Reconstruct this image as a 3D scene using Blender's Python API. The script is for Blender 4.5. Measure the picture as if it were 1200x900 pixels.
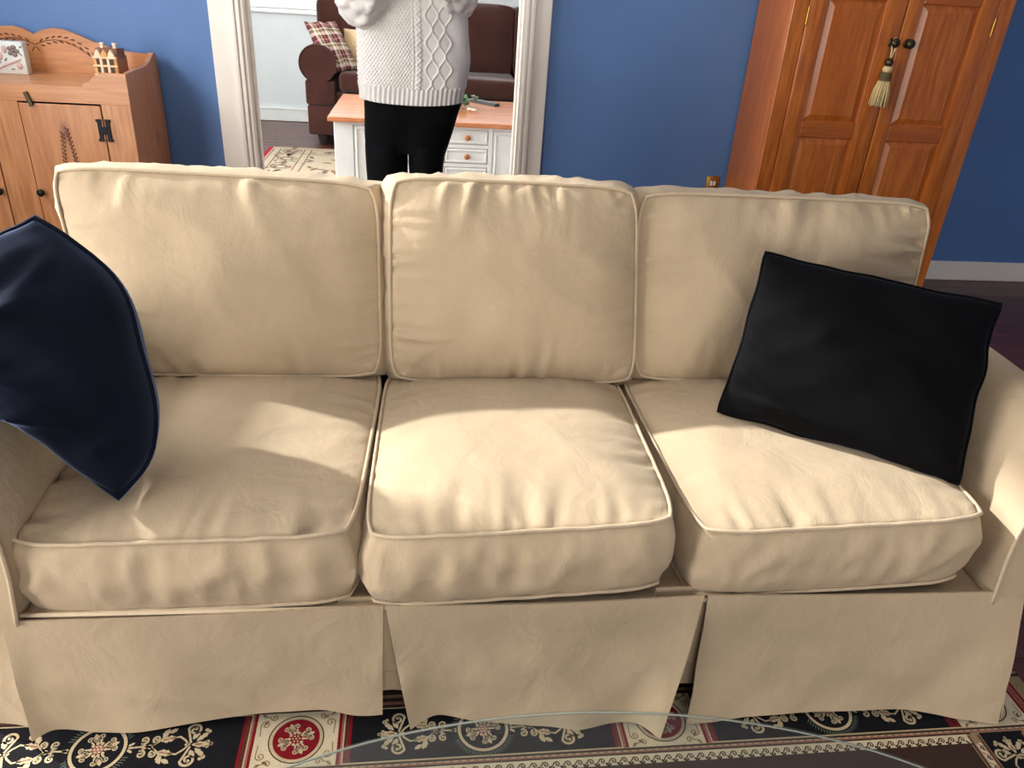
import bpy, bmesh, math, random
from mathutils import Vector, Matrix, noise
R = random.Random(7)
PI = math.pi
for o in list(bpy.data.objects):
    bpy.data.objects.remove(o)
SC = bpy.context.scene
COL = SC.collection

# ------------------------------------------------------------------ camera
cd = bpy.data.cameras.new('camera')
cam = bpy.data.objects.new('camera', cd)
COL.objects.link(cam)
cd.sensor_width = 36
cd.lens = 27.15
cd.clip_start = 0.02
cam.matrix_world = Matrix(((0.99414359, -0.01002823, -0.10760088, 0),
                           (-0.08996056, 0.47491298, -0.87542262, 0),
                           (0.05987999, 0.87997562, 0.47122955, 1.42),
                           (0, 0, 0, 1)))
SC.camera = cam

# ------------------------------------------------------------------ world, sun, window daylight and added fill, exposure
W = bpy.data.worlds.new('world')
SC.world = W
W.use_nodes = True
W.node_tree.nodes['Background'].inputs[0].default_value = (0.80, 0.88, 1.0, 1)
W.node_tree.nodes['Background'].inputs[1].default_value = 1.6


def sun_light(d, strength, ang, col):
    l = bpy.data.lights.new('sun', 'SUN')
    l.energy = strength
    l.angle = math.radians(ang)
    l.color = col
    o = bpy.data.objects.new('sun', l)
    COL.objects.link(o)
    o.location = (-6, 4, 6)
    o.rotation_euler = Vector(d).to_track_quat('-Z', 'Y').to_euler()


def area_light(name, loc, d, sx, sy, power, col):
    l = bpy.data.lights.new(name, 'AREA')
    l.shape = 'RECTANGLE'
    l.size, l.size_y = sx, sy
    l.energy = power
    l.color = col
    o = bpy.data.objects.new(name, l)
    COL.objects.link(o)
    o.location = loc
    o.rotation_euler = Vector(d).to_track_quat('-Z', 'Z').to_euler()


sun_light((0.50, -0.25, -0.32), 7.2, 1.4, (1.0, 0.98, 0.95))
area_light('daylight_left_narrow', (-2.42, 2.07, 1.75), (1, 0, 0), 0.42, 1.9, 24, (1.0, 0.99, 0.98))
area_light('daylight_left_high', (-2.42, 2.9, 2.36), (1, 0, 0), 1.0, 0.72, 30, (1.0, 0.99, 0.98))
area_light('daylight_left_front', (-2.42, 0.65, 1.05), (1, 0, 0), 1.5, 1.6, 84, (1.0, 0.95, 0.88))
area_light('fill_behind', (0.4, -2.52, 0.95), (0, 1, 0), 2.4, 1.5, 58, (1.0, 0.92, 0.80))  # added warm fill behind the camera for the sofa fronts and skirt
area_light('fill_far_left', (-2.55, 4.95, 1.5), (1, 0, 0), 1.3, 1.3, 110, (0.97, 0.99, 1.0))  # added fill, set where it brightens the white table front
area_light('daylight_far_rear', (0.0, 7.9, 1.6), (0, -1, -0.15), 2.8, 1.1, 26, (0.98, 0.99, 1.0))
SC.view_settings.view_transform = 'Standard'
SC.view_settings.look = 'None'
SC.view_settings.gamma = 1.0
SC.view_settings.exposure = 0.2
SC.view_settings.use_curve_mapping = False
SC.cycles.max_bounces = 8
SC.cycles.diffuse_bounces = 5
SC.cycles.transparent_max_bounces = 12
SC.cycles.caustics_reflective = False
SC.cycles.caustics_refractive = False


# ------------------------------------------------------------------ materials
def lin(r, g, b):
    def f(c):
        c /= 255.0
        return c / 12.92 if c <= 0.04045 else ((c + 0.055) / 1.055) ** 2.4
    return (f(r), f(g), f(b), 1.0)


class NT:
    def __init__(s, name):
        s.m = bpy.data.materials.new(name)
        s.m.use_nodes = True
        s.t = s.m.node_tree
        s.p = s.t.nodes['Principled BSDF']
        s.out = s.t.nodes['Material Output']

    def n(s, typ, **kw):
        nd = s.t.nodes.new(typ)
        for k, v in kw.items():
            if k in nd.inputs:
                nd.inputs[k].default_value = v
            else:
                setattr(nd, k, v)
        return nd

    def l(s, a, b):
        s.t.links.new(a, b)

    def coord(s, kind='Object', scale=(1, 1, 1), rand=False, rot=(0, 0, 0)):
        tc = s.n('ShaderNodeTexCoord')
        mp = s.n('ShaderNodeMapping')
        mp.inputs['Scale'].default_value = scale
        mp.inputs['Rotation'].default_value = rot
        src = tc.outputs[kind]
        if rand:
            oi = s.n('ShaderNodeObjectInfo')
            ml = s.n('ShaderNodeVectorMath', operation='MULTIPLY_ADD')
            ml.inputs[1].default_value = (7.3, 3.1, 5.7)
            s.l(oi.outputs['Random'], ml.inputs[0])
            s.l(src, ml.inputs[2])
            src = ml.outputs[0]
        s.l(src, mp.inputs['Vector'])
        return mp.outputs[0]

    def ramp(s, fac, stops):
        r = s.n('ShaderNodeValToRGB')
        e = r.color_ramp.elements
        e[0].position, e[0].color = stops[0]
        e[1].position, e[1].color = stops[-1]
        for p, c in stops[1:-1]:
            x = e.new(p)
            x.color = c
        s.l(fac, r.inputs[0])
        return r.outputs[0]

    def mixc(s, fac, a, b, mode='MIX'):
        m = s.n('ShaderNodeMix', data_type='RGBA', blend_type=mode)
        for sock, v in ((m.inputs[0], fac), (m.inputs[6], a), (m.inputs[7], b)):
            if isinstance(v, (int, float)):
                sock.default_value = v
            elif isinstance(v, tuple):
                sock.default_value = v
            else:
                s.l(v, sock)
        return m.outputs[2]

    def bump(s, h, strength, dist, prev=None):
        b = s.n('ShaderNodeBump')
        b.inputs['Strength'].default_value = strength
        b.inputs['Distance'].default_value = dist
        s.l(h, b.inputs['Height'])
        if prev is not None:
            s.l(prev, b.inputs['Normal'])
        return b.outputs[0]

    def done(s, col=None, rough=None, normal=None):
        if col is not None:
            if isinstance(col, tuple):
                s.p.inputs['Base Color'].default_value = col
            else:
                s.l(col, s.p.inputs['Base Color'])
        if rough is not None:
            s.p.inputs['Roughness'].default_value = rough
        if normal is not None:
            s.l(normal, s.p.inputs['Normal'])
        return s.m


def plain(name, c, rough=0.5, metal=0.0, var=0.06, sc=12.0, bump=0.0):
    t = NT(name)
    v = t.coord()
    n = t.n('ShaderNodeTexNoise', Scale=sc, Detail=4.0)
    t.l(v, n.inputs['Vector'])
    d = tuple(max(0, x * (1 - var * 2)) for x in c[:3]) + (1,)
    u = tuple(min(1, x * (1 + var)) for x in c[:3]) + (1,)
    col = t.ramp(n.outputs[0], [(0.3, d), (0.7, u)])
    t.p.inputs['Metallic'].default_value = metal
    nb = t.bump(n.outputs[0], bump, 0.002) if bump else None
    return t.done(col, rough, nb)


def fabric(name, c, rough=0.9, weave=900.0, sheen=0.15, var=0.05, ws=0.25):
    t = NT(name)
    v = t.coord()
    n = t.n('ShaderNodeTexNoise', Scale=5.0, Detail=5.0)
    t.l(v, n.inputs['Vector'])
    d = tuple(x * (1 - var * 2) for x in c[:3]) + (1,)
    u = tuple(min(1, x * (1 + var)) for x in c[:3]) + (1,)
    col = t.ramp(n.outputs[0], [(0.3, d), (0.7, u)])
    v2 = t.coord(rot=(0.3, 0.2, 0.7))
    w = t.n('ShaderNodeTexWave', Scale=weave / 6.0, Distortion=0.6, Detail=1.0)
    t.l(v2, w.inputs['Vector'])
    n2 = t.n('ShaderNodeTexNoise', Scale=11.0, Detail=5.0, Roughness=0.58, Distortion=0.5)
    t.l(v, n2.inputs['Vector'])
    b1 = t.bump(n2.outputs[0], 0.55, 0.009)
    b2 = t.bump(w.outputs[0], ws, 0.0008, b1)
    t.p.inputs['Sheen Weight'].default_value = sheen
    t.p.inputs['Sheen Roughness'].default_value = 0.5
    t.p.inputs['Specular IOR Level'].default_value = 0.15
    return t.done(col, rough, b2)


def velvet(name, c, sheen, tint):
    t = NT(name)
    v = t.coord()
    n = t.n('ShaderNodeTexNoise', Scale=9.0, Detail=5.0)
    t.l(v, n.inputs['Vector'])
    d = tuple(x * 0.6 for x in c[:3]) + (1,)
    u = tuple(min(1, x * 1.3) for x in c[:3]) + (1,)
    col = t.ramp(n.outputs[0], [(0.3, d), (0.7, u)])
    b = t.bump(n.outputs[0], 0.25, 0.006)
    t.p.inputs['Sheen Weight'].default_value = sheen
    t.p.inputs['Sheen Roughness'].default_value = 0.35
    t.p.inputs['Sheen Tint'].default_value = tint
    t.p.inputs['Specular IOR Level'].default_value = 0.1
    return t.done(col, 0.85, b)


def wood(name, dark, mid, light, axis='Z', rough=0.38, knots=True, rings=9.0, rand=True):
    t = NT(name)
    st = {'X': (0.10, 1, 1), 'Y': (1, 0.10, 1), 'Z': (1, 1, 0.10)}[axis]
    v = t.coord(scale=st, rand=rand)
    n1 = t.n('ShaderNodeTexNoise', Scale=4.0, Detail=3.0, Distortion=0.6)
    t.l(v, n1.inputs['Vector'])
    mul = t.n('ShaderNodeMath', operation='MULTIPLY')
    mul.inputs[1].default_value = rings
    t.l(n1.outputs[0], mul.inputs[0])
    fr = t.n('ShaderNodeMath', operation='PINGPONG')
    fr.inputs[1].default_value = 1.0
    t.l(mul.outputs[0], fr.inputs[0])
    n2 = t.n('ShaderNodeTexNoise', Scale=70.0, Detail=3.0)
    t.l(v, n2.inputs['Vector'])
    c1 = t.ramp(fr.outputs[0], [(0.0, mid), (0.55, light), (1.0, mid)])
    c2 = t.mixc(0.35, c1, t.ramp(n2.outputs[0], [(0.35, dark), (0.65, light)]))
    n3 = t.n('ShaderNodeTexNoise', Scale=2.2, Detail=2.0)
    t.l(v, n3.inputs['Vector'])
    c3 = t.mixc(t.ramp(n3.outputs[0], [(0.4, (0, 0, 0, 1)), (0.75, (0.6, 0.6, 0.6, 1))]), c2, mid)
    if knots:
        sk = {'X': (0.45, 1, 1), 'Y': (1, 0.45, 1), 'Z': (1, 1, 0.45)}[axis]
        vk = t.coord(scale=sk, rand=rand)
        vo = t.n('ShaderNodeTexVoronoi', Scale=4.2)
        t.l(vk, vo.inputs['Vector'])
        kf = t.ramp(vo.outputs['Distance'], [(0.0, (1, 1, 1, 1)), (0.05, (0.8, 0.8, 0.8, 1)), (0.11, (0, 0, 0, 1))])
        c3 = t.mixc(kf, c3, dark)
    b = t.bump(n2.outputs[0], 0.12, 0.001)
    t.p.inputs['Coat Weight'].default_value = 0.15
    t.p.inputs['Coat Roughness'].default_value = 0.25
    return t.done(c3, rough, b)


def glass(name, tint, rough=0.0):
    t = NT(name)
    fr = t.n('ShaderNodeFresnel', IOR=1.5)
    tr = t.n('ShaderNodeBsdfTransparent', Color=tint)
    gl = t.n('ShaderNodeBsdfGlossy', Roughness=rough)
    mx = t.n('ShaderNodeMixShader')
    ge = t.n('ShaderNodeNewGeometry')
    front = t.n('ShaderNodeMath', operation='SUBTRACT')
    front.inputs[0].default_value = 1.0
    t.l(ge.outputs['Backfacing'], front.inputs[1])
    both = t.n('ShaderNodeMath', operation='MULTIPLY')        # the two faces of the sheet reflect together
    both.inputs[1].default_value = 1.9
    t.l(fr.outputs[0], both.inputs[0])
    fac = t.n('ShaderNodeMath', operation='MULTIPLY', use_clamp=True)
    t.l(both.outputs[0], fac.inputs[0])
    t.l(front.outputs[0], fac.inputs[1])
    t.l(fac.outputs[0], mx.inputs[0])
    t.l(tr.outputs[0], mx.inputs[1])
    t.l(gl.outputs[0], mx.inputs[2])
    t.l(mx.outputs[0], t.out.inputs[0])
    return t.m


def plaid_mat():
    t = NT('plaid_cloth')
    tc = t.n('ShaderNodeTexCoord')
    sp = t.n('ShaderNodeSeparateXYZ')
    t.l(tc.outputs['UV'], sp.inputs[0])

    def stripes(sock):
        m = t.n('ShaderNodeMath', operation='MULTIPLY')
        m.inputs[1].default_value = 3.2
        t.l(sock, m.inputs[0])
        f = t.n('ShaderNodeMath', operation='FRACT')
        t.l(m.outputs[0], f.inputs[0])
        r = t.ramp(f.outputs[0], [(0.0, lin(92, 36, 40)), (0.24, lin(226, 205, 190)), (0.45, lin(126, 116, 84)),
                                  (0.62, lin(238, 226, 200)), (0.68, lin(96, 38, 44)), (0.9, lin(180, 120, 118))])
        t.t.nodes[-1].color_ramp.interpolation = 'CONSTANT'
        return r
    c = t.mixc(0.5, stripes(sp.outputs[0]), stripes(sp.outputs[1]))
    n = t.n('ShaderNodeTexNoise', Scale=60.0)
    t.l(tc.outputs['Object'], n.inputs['Vector'])
    return t.done(c, 0.9, t.bump(n.outputs[0], 0.2, 0.002))


def rug_mat(name, c, var=0.2):
    t = NT(name)
    v = t.coord()
    n = t.n('ShaderNodeTexNoise', Scale=420.0, Detail=2.0)
    t.l(v, n.inputs['Vector'])
    n2 = t.n('ShaderNodeTexNoise', Scale=30.0, Detail=3.0)
    t.l(v, n2.inputs['Vector'])
    d = tuple(x * (1 - var) for x in c[:3]) + (1,)
    u = tuple(min(1, x * (1 + var)) for x in c[:3]) + (1,)
    c1 = t.ramp(n.outputs[0], [(0.3, d), (0.7, u)])
    c2 = t.mixc(0.3, c1, t.ramp(n2.outputs[0], [(0.3, d), (0.7, u)]))
    t.p.inputs['Specular IOR Level'].default_value = 0.1
    return t.done(c2, 0.95, t.bump(n.outputs[0], 0.5, 0.0015))


def floor_mat():
    t = NT('dark_floor_boards')
    v = t.coord(scale=(0.12, 1, 1), rand=True)
    n = t.n('ShaderNodeTexNoise', Scale=26.0, Detail=5.0, Distortion=0.4)
    t.l(v, n.inputs['Vector'])
    c1 = t.ramp(n.outputs[0], [(0.3, lin(54, 24, 16)), (0.55, lin(88, 42, 28)), (0.75, lin(110, 58, 38))])
    oi = t.n('ShaderNodeObjectInfo')
    c2 = t.mixc(0.4, c1, t.ramp(oi.outputs['Random'], [(0.0, lin(66, 30, 20)), (1.0, lin(104, 54, 38))]))
    t.p.inputs['Coat Weight'].default_value = 0.2
    t.p.inputs['Coat Roughness'].default_value = 0.3
    return t.done(c2, 0.4, t.bump(n.outputs[0], 0.08, 0.001))


def knit_mat():
    t = NT('cream_knit')
    v = t.coord(scale=(1, 1, 1))
    w = t.n('ShaderNodeTexWave', Scale=60.0, Distortion=1.2, Detail=1.0, bands_direction='DIAGONAL')
    t.l(v, w.inputs['Vector'])
    n = t.n('ShaderNodeTexNoise', Scale=120.0)
    t.l(v, n.inputs['Vector'])
    b1 = t.bump(w.outputs[0], 0.25, 0.002)
    b2 = t.bump(n.outputs[0], 0.3, 0.001, b1)
    t.p.inputs['Sheen Weight'].default_value = 0.2
    return t.done(lin(212, 208, 203), 0.95, b2)


M = {}
M['cream'] = fabric('cream_slipcover_twill', lin(183, 163, 135), sheen=0.1)
M['welt'] = fabric('cream_welt', lin(190, 171, 144), sheen=0.1)
M['navy'] = velvet('navy_velvet', lin(13, 17, 31), 0.5, (0.45, 0.6, 1, 1))
M['black_velvet'] = velvet('black_velvet', lin(3, 3, 5), 0.02, (0.6, 0.7, 1, 1))
M['blue_wall'] = plain('blue_wall_paint', lin(86, 121, 172), 0.6, var=0.03, sc=3.0)
M['white_wall'] = plain('white_wall_paint', lin(226, 231, 231), 0.55, var=0.02, sc=3.0)
M['ceiling'] = plain('ceiling_paint', lin(238, 236, 230), 0.8, var=0.02, sc=3.0)
M['trim'] = plain('cream_trim_paint', lin(236, 228, 216), 0.4, var=0.02, sc=5.0)
M['white_paint'] = plain('white_furniture_paint', lin(240, 241, 238), 0.35, var=0.02, sc=8.0)
M['floor'] = floor_mat()
M['pineZ'] = wood('honey_pine_upright', lin(120, 66, 34), lin(182, 118, 70), lin(204, 144, 94), 'Z')
M['pineX'] = wood('honey_pine_level', lin(120, 66, 34), lin(184, 122, 74), lin(206, 146, 97), 'X')
M['pineY'] = wood('honey_pine_crosswise', lin(110, 62, 34), lin(168, 104, 60), lin(196, 134, 84), 'Y')
M['carved'] = plain('carved_groove_brown', lin(92, 50, 28), 0.7)  # even dark brown for the wheat carving
M['armZ'] = wood('orange_pine_upright', lin(96, 44, 14), lin(178, 92, 30), lin(200, 116, 46), 'Z', rough=0.3)
M['armX'] = wood('orange_pine_level', lin(88, 42, 14), lin(162, 82, 26), lin(186, 104, 38), 'X', rough=0.3)
M['tabletop'] = wood('table_top_wood', lin(150, 84, 50), lin(208, 128, 84), lin(224, 152, 108), 'X', rough=0.25, knots=False)
M['knobwood'] = plain('turned_wood', lin(190, 112, 58), 0.35)
M['iron'] = plain('black_iron', lin(26, 27, 30), 0.5, 0.6)
M['bronze'] = plain('dark_bronze', lin(74, 66, 46), 0.35, 0.8)
M['brass'] = plain('brass', lin(190, 140, 62), 0.3, 0.9)
M['tassel'] = fabric('straw_tassel_thread', lin(220, 196, 140), weave=1600)
M['tassel_band'] = plain('tassel_band_thread', lin(96, 80, 48), 0.8)
M['brown'] = fabric('brown_microsuede', lin(66, 36, 30), sheen=0.15, var=0.12)
M['dark'] = plain('dark_brown_lining', lin(30, 22, 18), 0.9)  # plain dark brown for the sofa underside, legs and feet
M['plaid'] = plaid_mat()
M['beige'] = fabric('beige_cushion_cloth', lin(222, 190, 150))
M['knit'] = knit_mat()
M['trouser'] = velvet('black_trouser_cloth', lin(8, 9, 12), 0.05, (0.6, 0.7, 1, 1))
M['skin'] = plain('skin', lin(226, 178, 152), 0.55, var=0.04)
M['hair'] = plain('brown_hair', lin(84, 58, 40), 0.6, var=0.2, sc=40)
M['eye'] = plain('eye_white', lin(238, 236, 232), 0.2, var=0.0)
M['iris'] = plain('iris_brown', lin(58, 42, 30), 0.2)
M['lip'] = plain('lip', lin(186, 104, 98), 0.45)
M['shoe'] = plain('black_shoe', lin(22, 22, 24), 0.5)
M['glass'] = glass('clear_table_glass', (0.90, 0.93, 0.92, 1))
M['glass_edge'] = plain('glass_edge', lin(128, 130, 118), 0.2)
M['pane'] = glass('window_pane_glass', (0.97, 0.98, 0.98, 1))
M['leaf'] = plain('green_leaf', lin(84, 128, 92), 0.5, var=0.2, sc=60)
M['blossom'] = plain('cream_blossom', lin(240, 226, 200), 0.6)
M['remote'] = plain('black_plastic', lin(30, 32, 38), 0.4)
M['button'] = plain('grey_rubber_button', lin(150, 156, 160), 0.6)
M['plaque'] = plain('white_glazed_plaque', lin(216, 222, 218), 0.35)
M['plaque_dark'] = plain('plaque_grey_relief', lin(130, 118, 112), 0.5)
M['plaque_pink'] = plain('plaque_pink_relief', lin(206, 170, 162), 0.5)
M['house'] = plain('ochre_house_clay', lin(214, 160, 92), 0.6, var=0.12, sc=60)
M['house_dark'] = plain('dark_window_clay', lin(70, 44, 26), 0.6)
M['house_pale'] = plain('pale_house_clay', lin(240, 214, 180), 0.6)
M['house_side'] = plain('brown_house_clay', lin(168, 106, 74), 0.7)
M['house_roof'] = plain('house_roof_clay', lin(120, 74, 52), 0.7)
M['r_black'] = rug_mat('rug_black_pile', lin(24, 24, 28))
M['r_beige'] = rug_mat('rug_beige_pile', lin(190, 172, 140))
M['r_ivory'] = rug_mat('rug_ivory_pile', lin(206, 192, 162))
M['r_red'] = rug_mat('rug_red_pile', lin(122, 22, 34))
M['r_rose'] = rug_mat('rug_rose_pile', lin(150, 102, 88))
M['r_brown'] = rug_mat('rug_brown_pile', lin(62, 46, 40))
M['r_tan'] = rug_mat('rug_tan_pile', lin(150, 128, 98))
M['r_green'] = rug_mat('rug_grey_green_pile', lin(100, 112, 98))
M['f_cream'] = rug_mat('pale_rug_cream_pile', lin(184, 168, 144))
M['f_brown'] = rug_mat('pale_rug_brown_pile', lin(122, 104, 90))
M['f_red'] = rug_mat('pale_rug_red_edge', lin(170, 40, 62))


# ------------------------------------------------------------------ builders
WL = {}


class B:
    """collects shapes into one bmesh, in room coordinates"""

    def __init__(s):
        s.b = bmesh.new()
        s.mi = 0

    def _mat(s, faces):
        for f in faces:
            f.material_index = s.mi

    def box(s, x0, x1, y0, y1, z0, z1, bev=0.0, seg=1):
        r = bmesh.ops.create_cube(s.b, size=1)
        vs = r['verts']
        for v in vs:
            v.co = Vector(((x0 + x1) / 2 + v.co.x * (x1 - x0), (y0 + y1) / 2 + v.co.y * (y1 - y0), (z0 + z1) / 2 + v.co.z * (z1 - z0)))
        es = list({e for v in vs for e in v.link_edges})
        fs = list({f for v in vs for f in v.link_faces})
        s._mat(fs)
        if bev > 0:
            r2 = bmesh.ops.bevel(s.b, geom=es, offset=bev, segments=seg, affect='EDGES', profile=0.5)
            s._mat(r2['faces'])
        return s

    def grid(s, fn, nu, nv, cu=False, cv=False):
        """fn(u, v) with u, v in 0..1"""
        V = [[s.b.verts.new(fn(i / nu, j / nv)) for j in range(nv + (0 if cv else 1))] for i in range(nu + (0 if cu else 1))]
        for i in range(nu):
            for j in range(nv):
                a = V[i][j]
                b_ = V[(i + 1) % len(V)][j]
                c = V[(i + 1) % len(V)][(j + 1) % len(V[0])]
                d = V[i][(j + 1) % len(V[0])]
                try:
                    f = s.b.faces.new((a, b_, c, d))
                    f.material_index = s.mi
                except ValueError:
                    pass
        return V

    def poly(s, pts):
        f = s.b.faces.new([s.b.verts.new(p) for p in pts])
        f.material_index = s.mi
        return f

    def prism(s, pts, off):
        """closed prism: polygon pts swept by vector off"""
        off = Vector(off)
        a = [s.b.verts.new(p) for p in pts]
        c = [s.b.verts.new(Vector(p) + off) for p in pts]
        n = len(a)
        fs = [s.b.faces.new(a[::-1]), s.b.faces.new(c)]
        for i in range(n):
            fs.append(s.b.faces.new((a[i], a[(i + 1) % n], c[(i + 1) % n], c[i])))
        s._mat(fs)

    def tube(s, pts, r, n=8, closed=False, cap=True, flat=1.0):
        pts = [Vector(p) for p in pts]
        N = len(pts)
        rs = r if isinstance(r, (list, tuple)) else [r] * N
        rings = []
        up = None
        for i, p in enumerate(pts):
            if closed:
                t = pts[(i + 1) % N] - pts[i - 1]
            else:
                t = pts[min(i + 1, N - 1)] - pts[max(i - 1, 0)]
            if t.length < 1e-9:
                t = Vector((0, 0, 1))
            t.normalize()
            if up is None:
                up = Vector((0, 0, 1)) if abs(t.z) < 0.9 else Vector((1, 0, 0))
            a = (up - t * up.dot(t))
            if a.length < 1e-6:
                a = t.orthogonal()
            a.normalize()
            up = a
            b_ = t.cross(a)
            rings.append([s.b.verts.new(p + (a * math.cos(k * 2 * PI / n) * flat + b_ * math.sin(k * 2 * PI / n)) * rs[i]) for k in range(n)])
        for i in range(N if closed else N - 1):
            A, C = rings[i], rings[(i + 1) % N]
            for k in range(n):
                f = s.b.faces.new((A[k], A[(k + 1) % n], C[(k + 1) % n], C[k]))
                f.material_index = s.mi
        if cap and not closed:
            f = s.b.faces.new(rings[0][::-1])
            f.material_index = s.mi
            f = s.b.faces.new(rings[-1])
            f.material_index = s.mi

    def lathe(s, prof, c, axis='Z', n=20):
        """prof: list of (radius, height)"""
        def P(r, h, a):
            x, y = r * math.cos(a), r * math.sin(a)
            if axis == 'Z':
                q = (x, y, h)
            elif axis == 'Y':
                q = (x, h, y)
            else:
                q = (h, x, y)
            return Vector(c) + Vector(q)
        rings = [[s.b.verts.new(P(r, h, k * 2 * PI / n)) for k in range(n)] for r, h in prof]
        for A, C in zip(rings, rings[1:]):
            for k in range(n):
                f = s.b.faces.new((A[k], A[(k + 1) % n], C[(k + 1) % n], C[k]))
                f.material_index = s.mi
        s._mat([s.b.faces.new(rings[0][::-1]), s.b.faces.new(rings[-1])])

    def ball(s, c, rx, ry=None, rz=None, seg=16):
        r = bmesh.ops.create_uvsphere(s.b, u_segments=seg, v_segments=max(6, seg // 2), radius=1)
        for v in r['verts']:
            v.co = Vector((c[0] + v.co.x * rx, c[1] + v.co.y * (ry or rx), c[2] + v.co.z * (rz or rx)))
        s._mat({f for v in r['verts'] for f in v.link_faces})


def obj(name, b, mats, parent=None, smooth=35, loc=None):
    """link a builder as ONE mesh object; room coordinates become local to its thing"""
    bm = b.b if isinstance(b, B) else b
    base = WL.get(parent.name, Vector((0, 0, 0))) if parent else Vector(loc or (0, 0, 0))
    bmesh.ops.recalc_face_normals(bm, faces=bm.faces)
    bmesh.ops.translate(bm, verts=bm.verts, vec=-base)
    me = bpy.data.meshes.new(name)
    bm.to_mesh(me)
    bm.free()
    if not isinstance(mats, (list, tuple)):
        mats = [mats]
    for m in mats:
        me.materials.append(m)
    if smooth:
        me.polygons.foreach_set('use_smooth', [True] * len(me.polygons))
        if smooth < 180:
            me.set_sharp_from_angle(angle=math.radians(smooth))
    o = bpy.data.objects.new(name, me)
    COL.objects.link(o)
    if parent:
        o.parent = parent
        WL[o.name] = base
    else:
        o.location = base
        WL[o.name] = base
    return o


def thing(name, label, cat, loc=(0, 0, 0), group=None):
    o = bpy.data.objects.new(name, None)
    o.empty_display_size = 0.1
    COL.objects.link(o)
    o.location = loc
    WL[o.name] = Vector(loc)
    return tag(o, label, cat, group)


def tag(o, label, cat, group=None):
    o['label'] = label
    o['category'] = cat
    if group:
        o['group'] = group
    return o


def struct(o):
    o['kind'] = 'structure'
    return o


def nz(p, sc, seed=0.0):
    return noise.noise(Vector((p[0] * sc + seed, p[1] * sc + seed * 1.7, p[2] * sc - seed)))


def smooth01(x):
    x = max(0.0, min(1.0, x))
    return x * x * (3 - 2 * x)


# ------------------------------------------------------------------ the room
XL, XR, YB, YF, ZC = -2.5, 4.3, 3.97, -2.6, 3.15
YB2, YFAR, XL2, XR2 = 4.11, 8.0, -2.65, 3.2
OX0, OX1, OZ = -0.865, 0.440, 2.12          # doorway opening

b = B()
b.box(XL - .1, XR + .1, YF - .1, YB2, -0.12, -0.004)
b.box(XL2 - .1, XR2 + .1, YB2, YFAR + .1, -0.12, -0.004)
floor = struct(obj('floor', b, M['floor']))
plank_meshes = []
for L in (1.25, 1.5, 1.75):
    b = B()
    b.box(-L / 2, L / 2, -0.064, 0.064, -0.004, 0.0, 0.0012)
    bm = b.b
    me = bpy.data.meshes.new('plank')
    bm.to_mesh(me)
    bm.free()
    me.materials.append(M['floor'])
    plank_meshes.append((L, me))


def planks(x0, x1, y0, y1):
    y = y0 + 0.065
    row = 0
    while y + 0.065 <= y1 + 0.001:
        x = x0
        first = True
        while x < x1 - 0.2:
            k = R.randrange(3)
            L, me = plank_meshes[k]
            if x + L > x1:
                L, me = min(plank_meshes, key=lambda q: abs(x1 - x - q[0]))
                sx = (x1 - x) / L
            else:
                sx = 1.0
                if first:
                    sx = R.uniform(0.5, 1.0)
            o = bpy.data.objects.new('plank', me)
            COL.objects.link(o)
            o.parent = floor
            o.location = (x + L * sx / 2, y, R.uniform(-0.0004, 0.0))
            o.scale = (sx * 0.999, 1, 1)
            x += L * sx
            first = False
        y += 0.13
        row += 1


planks(-1.3, 4.3, 1.24, 3.97)
planks(-2.2, 1.4, 4.12, 8.0)

b = B()
b.box(XL - .1, XR + .1, YF - .1, YB2, ZC, ZC + .1)
b.box(XL2 - .1, XR2 + .1, YB2, YFAR + .1, ZC, ZC + .1)
struct(obj('ceiling', b, M['ceiling']))

b = B()
for y0, y1, mi in ((YB, YB + .07, 0), (YB + .07, YB2, 1)):
    b.mi = mi
    b.box(XL2 - .1, OX0, y0, y1, -0.02, ZC)
    b.box(OX1, XR + .1, y0, y1, -0.02, ZC)
    b.box(OX0, OX1, y0, y1, OZ, ZC)
struct(obj('wall_back', b, [M['blue_wall'], M['white_wall']], smooth=0))


def wall_with_windows(name, axis, at, thick, a0, a1, wins, mat):
    """axis 'x': wall lies at x=at and runs along y; axis 'y': at y=at, runs along x"""
    b = B()

    def bx(p0, p1, z0, z1):
        if axis == 'x':
            b.box(min(at, at + thick), max(at, at + thick), p0, p1, z0, z1)
        else:
            b.box(p0, p1, min(at, at + thick), max(at, at + thick), z0, z1)
    p = a0
    for (w0, w1, z0, z1) in wins:
        bx(p, w0, -0.02, ZC)
        bx(w0, w1, -0.02, z0)
        bx(w0, w1, z1, ZC)
        p = w1
    bx(p, a1, -0.02, ZC)
    return struct(obj(name, b, mat, smooth=0))


WIN = [0]


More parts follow.
